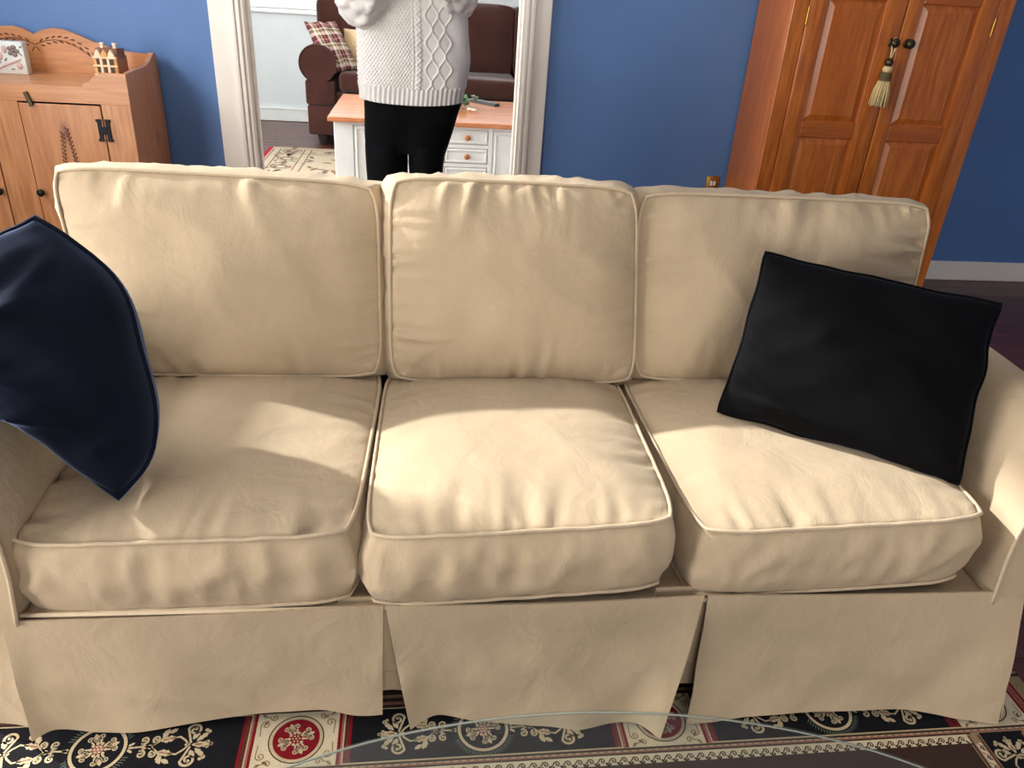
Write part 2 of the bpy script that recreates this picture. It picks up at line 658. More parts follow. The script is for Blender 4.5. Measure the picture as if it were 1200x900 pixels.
def window(axis, at, out, w0, w1, z0, z1, cols=2, rows=2, sill=True):
    """white sash with muntins and panes; 'out' = +1/-1 towards outside"""
    WIN[0] += 1
    cx = (w0 + w1) / 2
    loc = (at, cx, z0) if axis == 'x' else (cx, at, z0)
    r = bpy.data.objects.new('window_%d' % WIN[0], None)
    COL.objects.link(r)
    r.location = loc
    WL[r.name] = Vector(loc)
    r['kind'] = 'structure'

    def bx(b, p0, p1, q0, q1, za, zb, bev=0.003):
        q0, q1 = at + out * q0, at + out * q1
        q0, q1 = min(q0, q1), max(q0, q1)
        if axis == 'x':
            b.box(q0, q1, p0, p1, za, zb, bev)
        else:
            b.box(p0, p1, q0, q1, za, zb, bev)
    b = B()
    f = 0.055
    bx(b, w0, w0 + f, 0.03, 0.09, z0, z1)
    bx(b, w1 - f, w1, 0.03, 0.09, z0, z1)
    bx(b, w0 + f, w1 - f, 0.03, 0.09, z0, z0 + f)
    bx(b, w0 + f, w1 - f, 0.03, 0.09, z1 - f, z1)
    obj('window_frame', b, M['white_paint'], r)
    for i in range(1, cols):
        x = w0 + f + (w1 - w0 - 2 * f) * i / cols
        b = B()
        bx(b, x - .018, x + .018, 0.04, 0.08, z0 + f, z1 - f)
        obj('muntin', b, M['white_paint'], r)
    for i in range(1, rows):
        z = z0 + f + (z1 - z0 - 2 * f) * i / rows
        b = B()
        bx(b, w0 + f, w1 - f, 0.042, 0.078, z - .012, z + .012)
        obj('muntin', b, M['white_paint'], r)
    b = B()
    bx(b, w0 + f, w1 - f, 0.057, 0.061, z0 + f, z1 - f, 0)
    obj('pane', b, M['pane'], r, smooth=0)
    b = B()
    c = 0.09
    bx(b, w0 - c, w0, -0.02, 0.0, z0 - 0.02, z1 + c)
    bx(b, w1, w1 + c, -0.02, 0.0, z0 - 0.02, z1 + c)
    bx(b, w0, w1, -0.02, 0.0, z1, z1 + c)
    obj('window_casing', b, M['white_paint'], r)
    if sill:
        b = B()
        bx(b, w0 - c - .02, w1 + c + .02, -0.05, 0.09, z0 - 0.035, z0, 0.006)
        obj('window_sill', b, M['white_paint'], r)
    return r


wall_with_windows('wall_left', 'x', XL, -0.12, YF - .1, YB, [(-0.12, 1.45, 0.15, 2.05), (1.80, 2.34, 0.75, 3.02), (2.34, 3.42, 1.86, 3.02)], M['blue_wall'])
window('x', XL, -1, -0.12, 1.45, 0.15, 2.05)
window('x', XL, -1, 1.80, 2.34, 0.75, 3.02, 1, 1)  # unseen; narrow opening shaped to drop sun on the seat front
window('x', XL, -1, 2.34, 3.42, 1.86, 3.02, 1, 1)  # unseen; sill raised to keep sun off the rear of the left seat
wall_with_windows('wall_front', 'y', YF, -0.12, XL - .12, XR + .1, [(-0.8, 1.6, 0.2, 2.1)], M['blue_wall'])
window('y', YF, -1, -0.8, 1.6, 0.2, 2.1, 3, 2)  # unseen window, set low to suit the added fill lamp
b = B()
b.box(XR, XR + .12, YF - .1, YB, -.02, ZC)
struct(obj('wall_right', b, M['blue_wall'], smooth=0))
# the room beyond the doorway
wall_with_windows('wall_far', 'y', YFAR, 0.12, XL2 - .1, XR2 + .1, [(-1.98, -0.80, 0.985, 2.2), (0.9, 2.3, 0.985, 2.2)], M['white_wall'])
window('y', YFAR, 1, -1.98, -0.80, 0.985, 2.2, 2, 3)
window('y', YFAR, 1, 0.9, 2.3, 0.985, 2.2, 2, 3)
wall_with_windows('wall_far_left', 'x', XL2, -0.12, YB2, YFAR, [(4.25, 5.65, 0.8, 2.2)], M['white_wall'])
window('x', XL2, -1, 4.25, 5.65, 0.8, 2.2)  # unseen window, moved along with the added fill lamp
b = B()
b.box(XR2, XR2 + .12, YB2, YFAR, -.02, ZC)
struct(obj('wall_far_right', b, M['white_wall'], smooth=0))
b = B()
b.box(XL2, XR2, YFAR - .016, YFAR, 0.0, 0.105, 0.003)
b.box(XL2, XR2, YFAR - .024, YFAR, 0.105, 0.122, 0.004)
struct(obj('baseboard_far', b, M['white_paint']))
b = B()
b.box(XL, OX0 - .135, YB - .016, YB, 0.0, 0.112, 0.004)
struct(obj('baseboard_left', b, M['trim']))
b = B()
b.box(OX1 + .12, XR, YB - .016, YB, 0.0, 0.112, 0.004)
struct(obj('baseboard_right', b, M['trim']))


def casing(name, x0, x1, inner):
    """upright of the doorway: flat board, two beads and the jamb behind"""
    w = x1 - x0
    s = 1 if inner > 0 else -1
    b = B()
    b.box(x0, x1, YB - .018, YB, 0, OZ + .13, 0.003)
    xi = x1 if inner > 0 else x0
    for (o0, o1, d) in ((.020, .042, .030), (-.002, .016, .024)):
        p, q = xi - s * o0, xi - s * o1
        b.box(min(p, q), max(p, q), YB - d, YB - .016, 0, OZ + .02, 0.005, 2)
    b.box(min(xi, xi + s * .018), max(xi, xi + s * .018), YB - .012, YB2 + .012, 0, OZ, 0.002)
    q = xi - s * .10
    b.box(min(xi, q), max(xi, q), YB2, YB2 + .018, 0, OZ + .1, 0.003)
    p, q = xi + s * .018, xi + s * .030
    b.box(min(p, q), max(p, q), YB + .05, YB + .09, 0, OZ - .02, 0.003)
    return struct(obj(name, b, M['trim']))


casing('trim_1', -1.001, OX0, 1)
casing('trim_2', OX1, 0.556, -1)
b = B()
b.box(-1.02, 0.575, YB - .02, YB, OZ, OZ + .13, 0.004)
b.box(OX0, OX1, YB - .012, YB2 + .012, OZ - .018, OZ, 0.002)
struct(obj('trim_3', b, M['trim']))


# ------------------------------------------------------------------ the cream sofa
sofa = thing('sofa', 'cream slipcovered three-seat sofa with skirt standing on the dark rug', 'sofa', (0.22, 1.5, 0))


def bil(c, u, v):
    """c = [FL, FR, BR, BL]; u left->right, v front->back, -1..1"""
    a, d = (u + 1) / 2, (v + 1) / 2
    return (c[0] * (1 - a) + c[1] * a) * (1 - d) + (c[3] * (1 - a) + c[2] * a) * d


def box_cushion(name, parent, corners, t, nrm, crown, bulge, seed, crown2=None, gather=0.015, N=64, sag=0.0, round_=0.05, wr=0.006):
    """stuffed box cushion: corners of its show face (welted outline), thickness t away from nrm"""
    c = [Vector(p) for p in corners]
    nrm = Vector(nrm).normalized()
    crown2 = crown if crown2 is None else crown2
    ctr = sum(c, Vector()) / 4

    def pos(u, v, w, wrinkle=True):
        uu = u * (1 - round_ * abs(v) ** 8)
        vv = v * (1 - round_ * abs(u) ** 8)
        # edges pull in a little between the corners
        p = bil(c, uu, vv)
        out = (p - (ctr + 0 * p))
        out -= nrm * out.dot(nrm)
        m = max(abs(u), abs(v))
        kb = bulge * (1 - w * w) * smooth01((m - 0.6) / 0.4)
        p = p + out * kb
        h = (1 - u ** 4) * (1 - v ** 4)
        z = (w - 1) * t / 2
        if w > 0.999:
            z += crown * h
        elif w < -0.999:
            z -= crown2 * h
        p = p + nrm * z
        if wrinkle:
            edge = max(abs(u), abs(v))
            if abs(w) > 0.999:
                e = 1 - edge
                along = u if abs(v) > abs(u) else v
                side = (0.0 if abs(v) > abs(u) else 4.0) + (1.0 if (v if abs(v) > abs(u) else u) > 0 else 2.0)
                amp = max(0.1, 0.45 + 1.1 * nz((along * 2.2, seed, side), 1.3))
                g = math.exp(-e * 4.5) * smooth01(e / 0.04)
                slant = along + 0.35 * e * nz((along * 2, side, seed), 1.0, seed)
                p += nrm * gather * g * amp * nz((slant * 11, e * 1.2 + side, seed), 1.0, seed)
                p += nrm * gather * 0.8 * g * amp * (0.5 - 2 * abs(nz((slant * 7, e * 1.5 + side * 2, seed), 1.0, seed + 6)))
                p += nrm * wr * (1 - g) * nz(p, 5.0, seed) * h
                p += nrm * wr * 0.8 * (1 - abs(nz((p.x + p.z * .6, p.y * 1.2, p.z * .8), 6.0, seed + 3)) * 2.2) * h * 0.6
            else:
                ow = out.normalized() if out.length > 1e-6 else Vector()
                s1 = nz((u * 5 + v * 5, w * 0.7, seed), 1.1, seed)
                s2 = 1 - 2.4 * abs(nz((u * 4 + v * 4, w * 0.9, seed), 1.3, seed + 9))
                p += ow * (1 - w * w) * (0.011 * s1 + 0.007 * s2)
            p += Vector((0, 0, 1)) * (-sag * (1 - u * u) if abs(nrm.z) > .6 else 0)
        return p
    b = B()
    W_ = 10
    f = lambda a: -1 + 2 * a
    b.grid(lambda a, d: pos(f(a), f(d), 1), N, N)
    b.grid(lambda a, d: pos(f(a), f(d), -1), N, N)
    b.grid(lambda a, d: pos(f(a), -1, f(d)), N, W_)
    b.grid(lambda a, d: pos(f(a), 1, f(d)), N, W_)
    b.grid(lambda a, d: pos(-1, f(a), f(d)), N, W_)
    b.grid(lambda a, d: pos(1, f(a), f(d)), N, W_)
    bmesh.ops.remove_doubles(b.b, verts=b.b.verts, dist=0.0008)
    o = obj(name, b, M['cream'], parent, smooth=60)
    for w in (1, -1):
        path = []
        K = 44
        for (a0, a1) in (((-1, -1), (1, -1)), ((1, -1), (1, 1)), ((1, 1), (-1, 1)), ((-1, 1), (-1, -1))):
            for k in range(K):
                q = k / K
                u = a0[0] + (a1[0] - a0[0]) * q
                v = a0[1] + (a1[1] - a0[1]) * q
                p = pos(u, v, w)
                d = p - (ctr + nrm * ((w - 1) * t / 2))
                d.normalize()
                wob = 0.0022 * nz((u * 6, v * 6, seed), 1.0, seed + w)
                path.append(p + d * 0.0025 + nrm * (0.0015 * w + wob))
        b = B()
        b.tube(path, 0.0042, 6, closed=True)
        obj('piping', b, M['welt'], o, smooth=180)
    return o


UP = (0, 0, 1)
# seat cushions (welted outline of the top face: front-left, front-right, back-right, back-left)
box_cushion('seat_cushion', sofa, [(-0.738, 1.128, .478), (-0.136, 1.128, .496), (-0.118, 1.80, .485), (-0.735, 1.80, .482)], 0.158, UP, .030, .040, 1.3, 0.0)
box_cushion('seat_cushion', sofa, [(-0.113, 1.118, .492), (0.472, 1.122, .524), (0.489, 1.80, .484), (-0.104, 1.80, .484)], 0.160, UP, .040, .055, 4.1, 0.0)
box_cushion('seat_cushion', sofa, [(0.526, 1.128, .488), (1.112, 1.128, .522), (1.140, 1.80, .486), (0.506, 1.80, .486)], 0.160, UP, .034, .045, 7.7, 0.0)

# back cushions: show face corners bottom-left, bottom-right, top-right, top-left
BN = (0, -0.93, 0.30)
box_cushion('back_cushion', sofa, [(-0.775, 1.735, .505), (-0.120, 1.735, .505), (-0.128, 1.865, .952), (-0.862, 1.865, .966)], 0.175, BN, .050, .090, 11.2, .02, gather=.026, wr=.013)
box_cushion('back_cushion', sofa, [(-0.092, 1.715, .505), (0.524, 1.715, .505), (0.496, 1.835, .972), (-0.092, 1.835, .978)], 0.185, BN, .055, .090, 14.6, .02, gather=.026, wr=.013)
box_cushion('back_cushion', sofa, [(0.532, 1.735, .505), (1.235, 1.735, .505), (1.283, 1.855, .956), (0.512, 1.855, .960)], 0.170, BN, .050, .090, 18.9, .02, gather=.026, wr=.012)

# base and deck under the cushions
b = B()
b.box(-0.745, 1.185, 1.125, 1.98, 0.13, 0.322, 0.02, 3)
obj('base', b, M['cream'], sofa)
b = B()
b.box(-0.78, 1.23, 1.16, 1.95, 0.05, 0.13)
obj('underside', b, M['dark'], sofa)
for x in (-0.72, 1.17):
    for y in (1.22, 1.9):
        b = B()
        b.lathe([(.022, .009), (.028, .05), (.028, .07)], (x, y, 0), 'Z', 12)
        obj('leg', b, M['dark'], sofa)


def arm(s):
    """rolled slipcovered arm; s=+1 right, -1 left (inner face towards the seats)"""
    x0 = 1.178 if s > 0 else -0.742
    prof = [(0.0, .30), (-.012, .42), (-.012, .50), (.000, .56), (.022, .62), (.055, .668), (.095, .694), (.135, .697),
            (.175, .676), (.20, .630), (.200, .575), (.172, .52), (.135, .45), (.112, .38), (.098, .30)]
    n = len(prof)

    def P(a, d):
        k = a * (n - 1)
        i = min(int(k), n - 2)
        q = k - i
        x = prof[i][0] * (1 - q) + prof[i + 1][0] * q
        z = prof[i][1] * (1 - q) + prof[i + 1][1] * q
        y = 1.112 + d * 0.84
        up = smooth01((z - .32) / .3)
        z2 = z + 0.010 * up * math.sin(d * 3) + 0.005 * nz((x * 3, y * 4, z * 5), 1.4, 3 * s) * up
        x2 = x + 0.012 * nz((y * 3, z * 4, x), 1.0, 5 * s) * up
        # the front edge is softly rounded
        rr = smooth01(d / 0.05)
        cx, cz = 0.09, 0.5
        k2 = 0.96 + 0.04 * rr
        return Vector((x0 + s * (cx + (x2 - cx) * k2), y, cz + (z2 - cz) * k2))
    b = B()
    V = b.grid(P, 56, 40)
    bm = b.b
    f1 = bm.faces.new([r[0] for r in V])
    f2 = bm.faces.new([r[-1] for r in V][::-1])
    o = obj('arm', b, M['cream'], sofa, smooth=50)
    b = B()
    b.tube([P(k / 60, 0.002) + Vector((0, -.002, 0)) for k in range(61)], 0.0045, 6)
    obj('piping', b, M['welt'], o, smooth=180)
    # gusset that tapers from the arm front down to the skirt seam
    return o


arm(1)
arm(-1)
# back frame, hidden by the loose cushions
b = B()


def backp(a, d):
    x = -0.80 + 2.04 * a
    k = d * 2 * PI
    end = smooth01(min(a, 1 - a) / 0.10)
    h = 0.56 + 0.24 * end
    return Vector((x, 1.965 + 0.045 * math.cos(k) + (0.05 if math.sin(k) > 0 else 0.0), 0.30 + (h - 0.30) * (0.5 + 0.5 * math.sin(k))))


V = b.grid(backp, 40, 24, cv=True)
b.b.faces.new(V[0])
b.b.faces.new(V[-1][::-1])
obj('back', b, M['cream'], sofa, smooth=60)
b = B()
b.tube([(-0.742, 1.123, .322), (0.2, 1.120, .326), (1.185, 1.123, .330)], 0.0045, 6)
obj('seam_piping', b, M['welt'], sofa, smooth=180)


def catmull(pts, q):
    n = len(pts) - 1
    k = min(max(q, 0) * n, n - 1e-6)
    i = int(k)
    f = k - i
    p0, p1, p2, p3 = pts[max(i - 1, 0)], pts[i], pts[i + 1], pts[min(i + 2, n)]
    return 0.5 * ((2 * p1) + (p2 - p0) * f + (2 * p0 - 5 * p1 + 4 * p2 - p3) * f * f + (3 * p1 - p0 - 3 * p2 + p3) * f * f * f)


def skirt_panel(name, top, hem, seed, th=0.004, fold=0.006, n=60, m=24, belly=0.0):
    """hanging cloth between a straight top seam and a wandering hem"""
    T = [Vector(p) for p in top]
    Hm = [Vector(p) for p in hem]
    b = B()

    def P(a, d, side):
        p = catmull(T, a) * (1 - d) + catmull(Hm, a) * d
        s1 = nz((a * 6 + d * 1.5, d * 1.0, seed), 1.0, seed)
        s2 = 1 - 2 * abs(nz((a * 3.0 - d * 1.2, d * 1.5, seed), 1.0, seed + 4))
        y = -(fold * s1 + fold * 0.9 * s2) * smooth01(d * 1.6) - belly * math.sin(PI * d) * 0.5
        return p + Vector((0, y + side * th / 2, 0))
    F = b.grid(lambda a, d: P(a, d, -1), n, m)
    K = b.grid(lambda a, d: P(a, d, 1), n, m)
    bm = b.b
    for i in range(n):
        bm.faces.new((F[i][m], F[i + 1][m], K[i + 1][m], K[i][m]))
        bm.faces.new((F[i][0], F[i + 1][0], K[i + 1][0], K[i][0]))
    for j in range(m):
        bm.faces.new((F[0][j], F[0][j + 1], K[0][j + 1], K[0][j]))
        bm.faces.new((F[n][j], F[n][j + 1], K[n][j + 1], K[n][j]))
    return obj(name, b, M['cream'], sofa, smooth=70)


Z0 = 0.012
skirt_panel('skirt_panel', [(-0.775, 1.116, .315), (-0.5, 1.113, .320), (-0.082, 1.115, .335)],
            [(-0.772, 1.092, .022), (-0.735, 1.112, .030), (-0.66, 1.112, .018), (-0.58, 1.108, .016), (-0.48, 1.112, .028),
             (-0.38, 1.116, .040), (-0.29, 1.118, .050), (-0.21, 1.118, .056), (-0.14, 1.110, .042), (-0.088, 1.106, .044)], 2.0)
skirt_panel('skirt_panel', [(-0.078, 1.115, .335), (0.22, 1.112, .335), (0.552, 1.115, .345)],
            [(-0.030, 1.096, .013), (0.015, 1.105, .036), (0.07, 1.104, .030), (0.14, 1.098, .022), (0.24, 1.088, .014), (0.32, 1.082, .012),
             (0.40, 1.084, .020), (0.45, 1.078, .022), (0.494, 1.050, .012)], 6.0, fold=.008, belly=.010)
skirt_panel('skirt_panel', [(0.560, 1.115, .345), (0.9, 1.112, .342), (1.252, 1.118, .338)],
            [(0.560, 1.082, .012), (0.62, 1.082, .016), (0.70, 1.086, .028), (0.80, 1.086, .032), (0.92, 1.084, .030), (1.03, 1.080, .028),
             (1.12, 1.074, .024), (1.19, 1.066, .018), (1.264, 1.052, .012)], 9.0, fold=.007, belly=.008)
# the pleat backs seen through the openings, and the side skirts
skirt_panel('pleat_backing', [(-0.17, 1.140, .335), (-0.08, 1.140, .335), (0.01, 1.140, .335)], [(-0.17, 1.140, .06), (-0.08, 1.140, .075), (0.01, 1.140, .06)], 12.0, fold=.002, n=16)
skirt_panel('pleat_backing', [(0.46, 1.140, .345), (0.55, 1.140, .345), (0.64, 1.140, .345)], [(0.45, 1.135, .05), (0.55, 1.136, .072), (0.64, 1.136, .06)], 13.0, fold=.002, n=16)


def side_skirt(x0, x1, y0, seed):
    def Q(a, d, sd):
        p = Vector((x0, 1.13, .318)) * (1 - a) * (1 - d) + Vector((x0, 1.97, .318)) * a * (1 - d) + Vector((x1, y0, .016)) * (1 - a) * d + Vector((x1, 1.98, .02)) * a * d
        p.x += 0.01 * nz((p.y * 5, d, seed), 1.0, seed) * d + sd * 0.002
        return p
    b = B()
    F = b.grid(lambda a, d: Q(a, d, -1), 40, 16)
    K = b.grid(lambda a, d: Q(a, d, 1), 40, 16)
    for i in range(40):
        b.b.faces.new((F[i][16], F[i + 1][16], K[i + 1][16], K[i][16]))
    for j in range(16):
        b.b.faces.new((F[0][j], F[0][j + 1], K[0][j + 1], K[0][j]))
    obj('skirt_panel', b, M['cream'], sofa, smooth=70)


side_skirt(1.262, 1.285, 1.062, 3.0)
# left corner: the arm's own front panel hangs behind the splayed main panel
skirt_panel('skirt_panel', [(-0.86, 1.122, .300), (-0.81, 1.120, .305), (-0.765, 1.120, .312)],
            [(-0.90, 1.148, .016), (-0.86, 1.142, .014), (-0.80, 1.130, .014), (-0.755, 1.122, .014)], 15.0, fold=.002, n=20)
side_skirt(-0.862, -0.90, 1.15, 5.0)


# ------------------------------------------------------------------ throw pillows
def pillow(b, corners, T, seed, pinch=0.07, wr=0.010, N=48, fat=0.42, offset=0.0, folds=(), side=0.0, wob=0.008):
    """corners TL, TR, BR, BL of a puffed square; returns border path and the uv of verts"""
    c = [Vector(p) for p in (corners[3], corners[2], corners[1], corners[0])]
    nrm = (c[1] - c[0]).cross(c[3] - c[0]).normalized()

    def pos(u, v, s):
        uu = u * (1 - pinch * (1 - v * v))
        vv = v * (1 - pinch * (1 - u * u))
        uu += side * (1 - v * v) ** 1.15 * (1 + .12 * v) * smooth01((u + 1) / 2) ** 2
        p = bil(c, uu, vv)
        p += (p - (c[0] + c[1] + c[2] + c[3]) / 4).normalized() * wob * nz((u * 2.6, v * 2.6, seed), 1.0, seed) * 1.5
        h = max(0.0, (1 - u * u) * (1 - v * v)) ** fat
        z = T / 2 * h * s + offset * h
        w = wr * h ** 0.5 * (nz((u * 2.2, v * 2.2, s), 1.0, seed) + 0.6 * (1 - 2.2 * abs(nz((u * 2 + v, v * 2.5, s), 1.0, seed + 5))))
        for (fu, fv, du, dv, ln, am) in folds:
            a = (u - fu) * du + (v - fv) * dv
            d = -(u - fu) * dv + (v - fv) * du
            w += am * math.exp(-(d / 0.05) ** 2) * math.exp(-(a / ln) ** 2) * h ** 0.3
        return p + nrm * (z + w * s)
    uvl = b.b.loops.layers.uv.verify()
    for s in (1, -1):
        V = b.grid(lambda a, d: pos(-1 + 2 * a, -1 + 2 * d, s), N, N)
        for i in range(N + 1):
            for j in range(N + 1):
                for lp in V[i][j].link_loops:
                    lp[uvl].uv = (i / N, j / N)
    bmesh.ops.remove_doubles(b.b, verts=b.b.verts, dist=0.0004)
    path = []
    for (a0, a1) in (((-1, -1), (1, -1)), ((1, -1), (1, 1)), ((1, 1), (-1, 1)), ((-1, 1), (-1, -1))):
        for k in range(30):
            q = k / 30
            path.append(pos(a0[0] + (a1[0] - a0[0]) * q, a0[1] + (a1[1] - a0[1]) * q, 1))
    return path


pl = thing('throw_pillow', 'navy blue velvet throw pillow slumped against the left sofa arm', 'pillow', (-0.62, 1.3, 0.52))
b = B()
path = pillow(b, [(-0.98, 1.33, .80), (-0.760, 1.55, .946), (-0.56, 1.205, .522), (-0.91, 1.33, .81)], 0.24, 3.0, pinch=0.0, side=0.80, fat=.5, wr=.012,
              folds=[(.55, .55, .9, .5, .3, .014), (.3, .35, .95, .3, .3, .013), (.0, .3, 1, .2, .3, .012), (.2, -.25, .9, .5, .3, .013), (-.1, -.3, .8, .6, .3, .014), (.75, -.5, .6, .8, .25, .014), (0.35, -0.55, .9, .45, .5, .018), (0.1, -0.75, .6, .8, .35, .016), (-0.3, -.6, .8, .6, .4, .014), (.4, .75, 1, .1, .4, .01), (.1, .6, 1, .25, .5, .01)], offset=.02)
obj('pillow_cover', b, M['navy'], pl, smooth=80)
b = B()
b.tube(path, 0.006, 6, closed=True)
obj('seam', b, M['navy'], pl, smooth=180)

pr = thing('throw_pillow', 'black velvet throw pillow lying tilted on the right seat cushion by the right arm', 'pillow', (0.9, 1.45, 0.53))
b = B()
path = pillow(b, [(0.779, 1.665, .876), (1.240, 1.462, .842), (1.108, 1.235, .528), (0.680, 1.520, .535)], 0.17, 8.0, pinch=0.02, wr=.012, wob=.005,
              folds=[(-0.75, -0.55, .75, -.5, .35, .016), (-0.45, -0.8, 1, -.1, .5, .016), (-.85, -.1, .7, -.4, .2, .010)])
obj('pillow_cover', b, M['black_velvet'], pr, smooth=80)
b = B()
b.tube(path, 0.005, 6, closed=True)
obj('seam', b, M['black_velvet'], pr, smooth=180)
# ------------------------------------------------------------------ dark oriental rug under the sofa
RZ = 0.008
rug = thing('area_rug', 'black and beige oriental rug with scrolls and round medallions under the cream sofa', 'rug', (0.12, 0.4, 0))
rug_rot = math.radians(1.1)
b = B()
b.box(-1.165, 1.425, -0.75, 1.205, 0.0, RZ, 0.002)
obj('pile', b, M['r_tan'], rug)
zc = [RZ]


def flat(b, pts, z, th=0.0006):
    b.prism([(p[0], p[1], z) for p in pts], (0, 0, th))


def rect(b, x0, x1, y0, y1, z):
    flat(b, [(x0, y0), (x1, y0), (x1, y1), (x0, y1)], z)


PY0, PY1 = 1.022, 1.150              # main border
PC = (PY0 + PY1) / 2
b = B()
rect(b, -.93, 1.185, -0.6, PY0 - 0.040, RZ)                     # field
obj('field', b, M['r_brown'], rug)
gs = []
for x0, x1, y0, y1 in ((-1.165, 1.425, 1.150, 1.158), (-1.165, 1.425, 1.166, 1.174), (-1.165, 1.425, 1.184, 1.196),
                       (-1.14, 1.40, PY0 - .0055, PY0 - .002), (-.945, 1.20, PY0 - .0165, PY0 - .0125), (-.935, 1.19, PY0 - .0415, PY0 - .0385)):
    gs.append((x0, x1, y0, y1, 'r_brown'))
for x0, x1 in ((1.1885, 1.1915), (1.2135, 1.2165), (1.328, 1.334), (-.934, -.931), (-.959, -.956), (-1.0765, -1.0705)):
    gs.append((x0, x1, -0.7, PY0 - .02, 'r_brown'))
for x0, x1, y0, y1 in ((-1.14, 1.40, PY0 - .0125, PY0 - .009), (-1.14, 1.40, 1.158, 1.163)):
    gs.append((x0, x1, y0, y1, 'r_rose'))
for x0, x1 in ((1.192, 1.1955), (1.2095, 1.213), (1.318, 1.324), (-.938, -.9345), (-.9555, -.952)):
    gs.append((x0, x1, -0.7, PY0 - .02, 'r_rose'))
for x0, x1, y0, y1, mm in gs:
    b = B()
    rect(b, x0, x1, y0, y1, RZ + .0003)
    obj('guard_stripe', b, M[mm], rug, smooth=0)
for x0, x1, y0, y1 in ((-.935, 1.19, PY0 - .0385, PY0 - .0165), (1.1955, 1.2095, -0.7, PY0 - .0385), (-.952, -.938, -0.7, PY0 - .0385)):
    b = B()
    rect(b, x0, x1, y0, y1, RZ + .0002)
    obj('vine_guard', b, M['r_ivory'], rug, smooth=0)


def ribbon(b, pts, ws, z):
    """flat stroke along pts with half widths ws"""
    n = len(pts)
    L, Rr = [], []
    for i in range(n):
        a, c = pts[max(i - 1, 0)], pts[min(i + 1, n - 1)]
        dx, dy = c[0] - a[0], c[1] - a[1]
        l = math.hypot(dx, dy) or 1e-9
        nx, ny = -dy / l, dx / l
        w = ws[i] if isinstance(ws, (list, tuple)) else ws
        L.append((pts[i][0] + nx * w, pts[i][1] + ny * w, z))
        Rr.append((pts[i][0] - nx * w, pts[i][1] - ny * w, z))
    lv = [b.b.verts.new(p) for p in L]
    rv = [b.b.verts.new(p) for p in Rr]
    for i in range(n - 1):
        f = b.b.faces.new((lv[i], rv[i], rv[i + 1], lv[i + 1]))
        f.material_index = b.mi


def spiral(b, cx, cy, r0, a0, turns, w, z, sgn=1, tail=None, n=26):
    """scroll: winds inward from radius r0 at angle a0"""
    pts, ws = [], []
    if tail:
        sx, sy = cx + r0 * math.cos(a0), cy + r0 * math.sin(a0)
        for k in range(8):
            q = k / 8
            pts.append((tail[0] * (1 - q) + sx * q, tail[1] * (1 - q) + sy * q))
            ws.append(w * 0.8)
    for k in range(n + 1):
        q = k / n
        r = r0 * (1 - 0.78 * q)
        a = a0 + sgn * turns * 2 * PI * q
        pts.append((cx + r * math.cos(a), cy + r * math.sin(a)))
        ws.append(w * (1.0 - 0.25 * q))
    ribbon(b, pts, ws, z)
    e = pts[-1]
    disc(b, e[0], e[1], w * 1.5, z, 8)


def disc(b, cx, cy, r, z, n=12, ry=None):
    f = b.b.faces.new([b.b.verts.new((cx + r * math.cos(k * 2 * PI / n), cy + (ry or r) * math.sin(k * 2 * PI / n), z)) for k in range(n)])
    f.material_index = b.mi


def ring(b, cx, cy, r0, r1, z, n=40):
    a = [b.b.verts.new((cx + r0 * math.cos(k * 2 * PI / n), cy + r0 * math.sin(k * 2 * PI / n), z)) for k in range(n)]
    c = [b.b.verts.new((cx + r1 * math.cos(k * 2 * PI / n), cy + r1 * math.sin(k * 2 * PI / n), z)) for k in range(n)]
    for k in range(n):
        f = b.b.faces.new((a[k], a[(k + 1) % n], c[(k + 1) % n], c[k]))
        f.material_index = b.mi


def leaf(b, x, y, ang, L, w, z, lobes=3):
    """serrated leaf"""
    up, lo = [], []
    n = 10
    for k in range(n + 1):
        q = k / n
        ww = w * math.sin(PI * min(1, q * 0.9 + 0.06)) * (0.62 + 0.38 * abs(math.cos(lobes * PI * q)))
        if k in (0, n):
            ww = 0
        up.append((q * L, ww))
        lo.append((q * L, -ww))
    pts = up + lo[-2:0:-1]
    ca, sa = math.cos(ang), math.sin(ang)
    f = b.b.faces.new([b.b.verts.new((x + ca * p[0] - sa * p[1], y + sa * p[0] + ca * p[1], z)) for p in pts])
    f.material_index = b.mi


def rosette(b, r, z, petal, centre, accent):
    """flower inside a medallion, centred on 0,0"""
    b.mi = petal
    for k in range(8):
        a = k * PI / 4 + PI / 8
        if k % 2 == 0:
            leaf(b, .36 * r * math.cos(a), .36 * r * math.sin(a), a, .5 * r, .15 * r, z)
        for s in (1, -1):
            a2 = a + s * PI / 8.5
            if k % 2 == 0:
                spiral(b, .66 * r * math.cos(a2), .66 * r * math.sin(a2), .14 * r, a2 - s * PI * .6, 1.1, .030 * r, z, s, tail=(.42 * r * math.cos(a), .42 * r * math.sin(a)), n=14)
    for k in range(8):
        a = k * PI / 4
        leaf(b, .30 * r * math.cos(a), .30 * r * math.sin(a), a, .26 * r, .06 * r, z, 1)
    for k in range(10):
        a = k * PI / 5
        disc(b, .31 * r * math.cos(a), .31 * r * math.sin(a), .075 * r, z + .0002, 8)
    b.mi = centre
    disc(b, 0, 0, .24 * r, z + .0002, 14)
    b.mi = accent
    for k in range(6):
        a = k * PI / 3
        disc(b, .15 * r * math.cos(a), .15 * r * math.sin(a), .045 * r, z + .0004, 6)
    disc(b, 0, 0, .05 * r, z + .0004, 6)


def motif_obj(name, b, mats, at):
    """motif drawn round 0,0 and laid on the rug at 'at'"""
    bmesh.ops.translate(b.b, verts=b.b.verts, vec=(at[0], at[1], 0))
    o = obj(name, b, mats, rug, smooth=0)
    return o


def dup_part(o, dx, dy=0.0):
    c = o.copy()
    COL.objects.link(c)
    c.parent = o.parent
    c.location = o.location + Vector((dx, dy, 0))
    return c


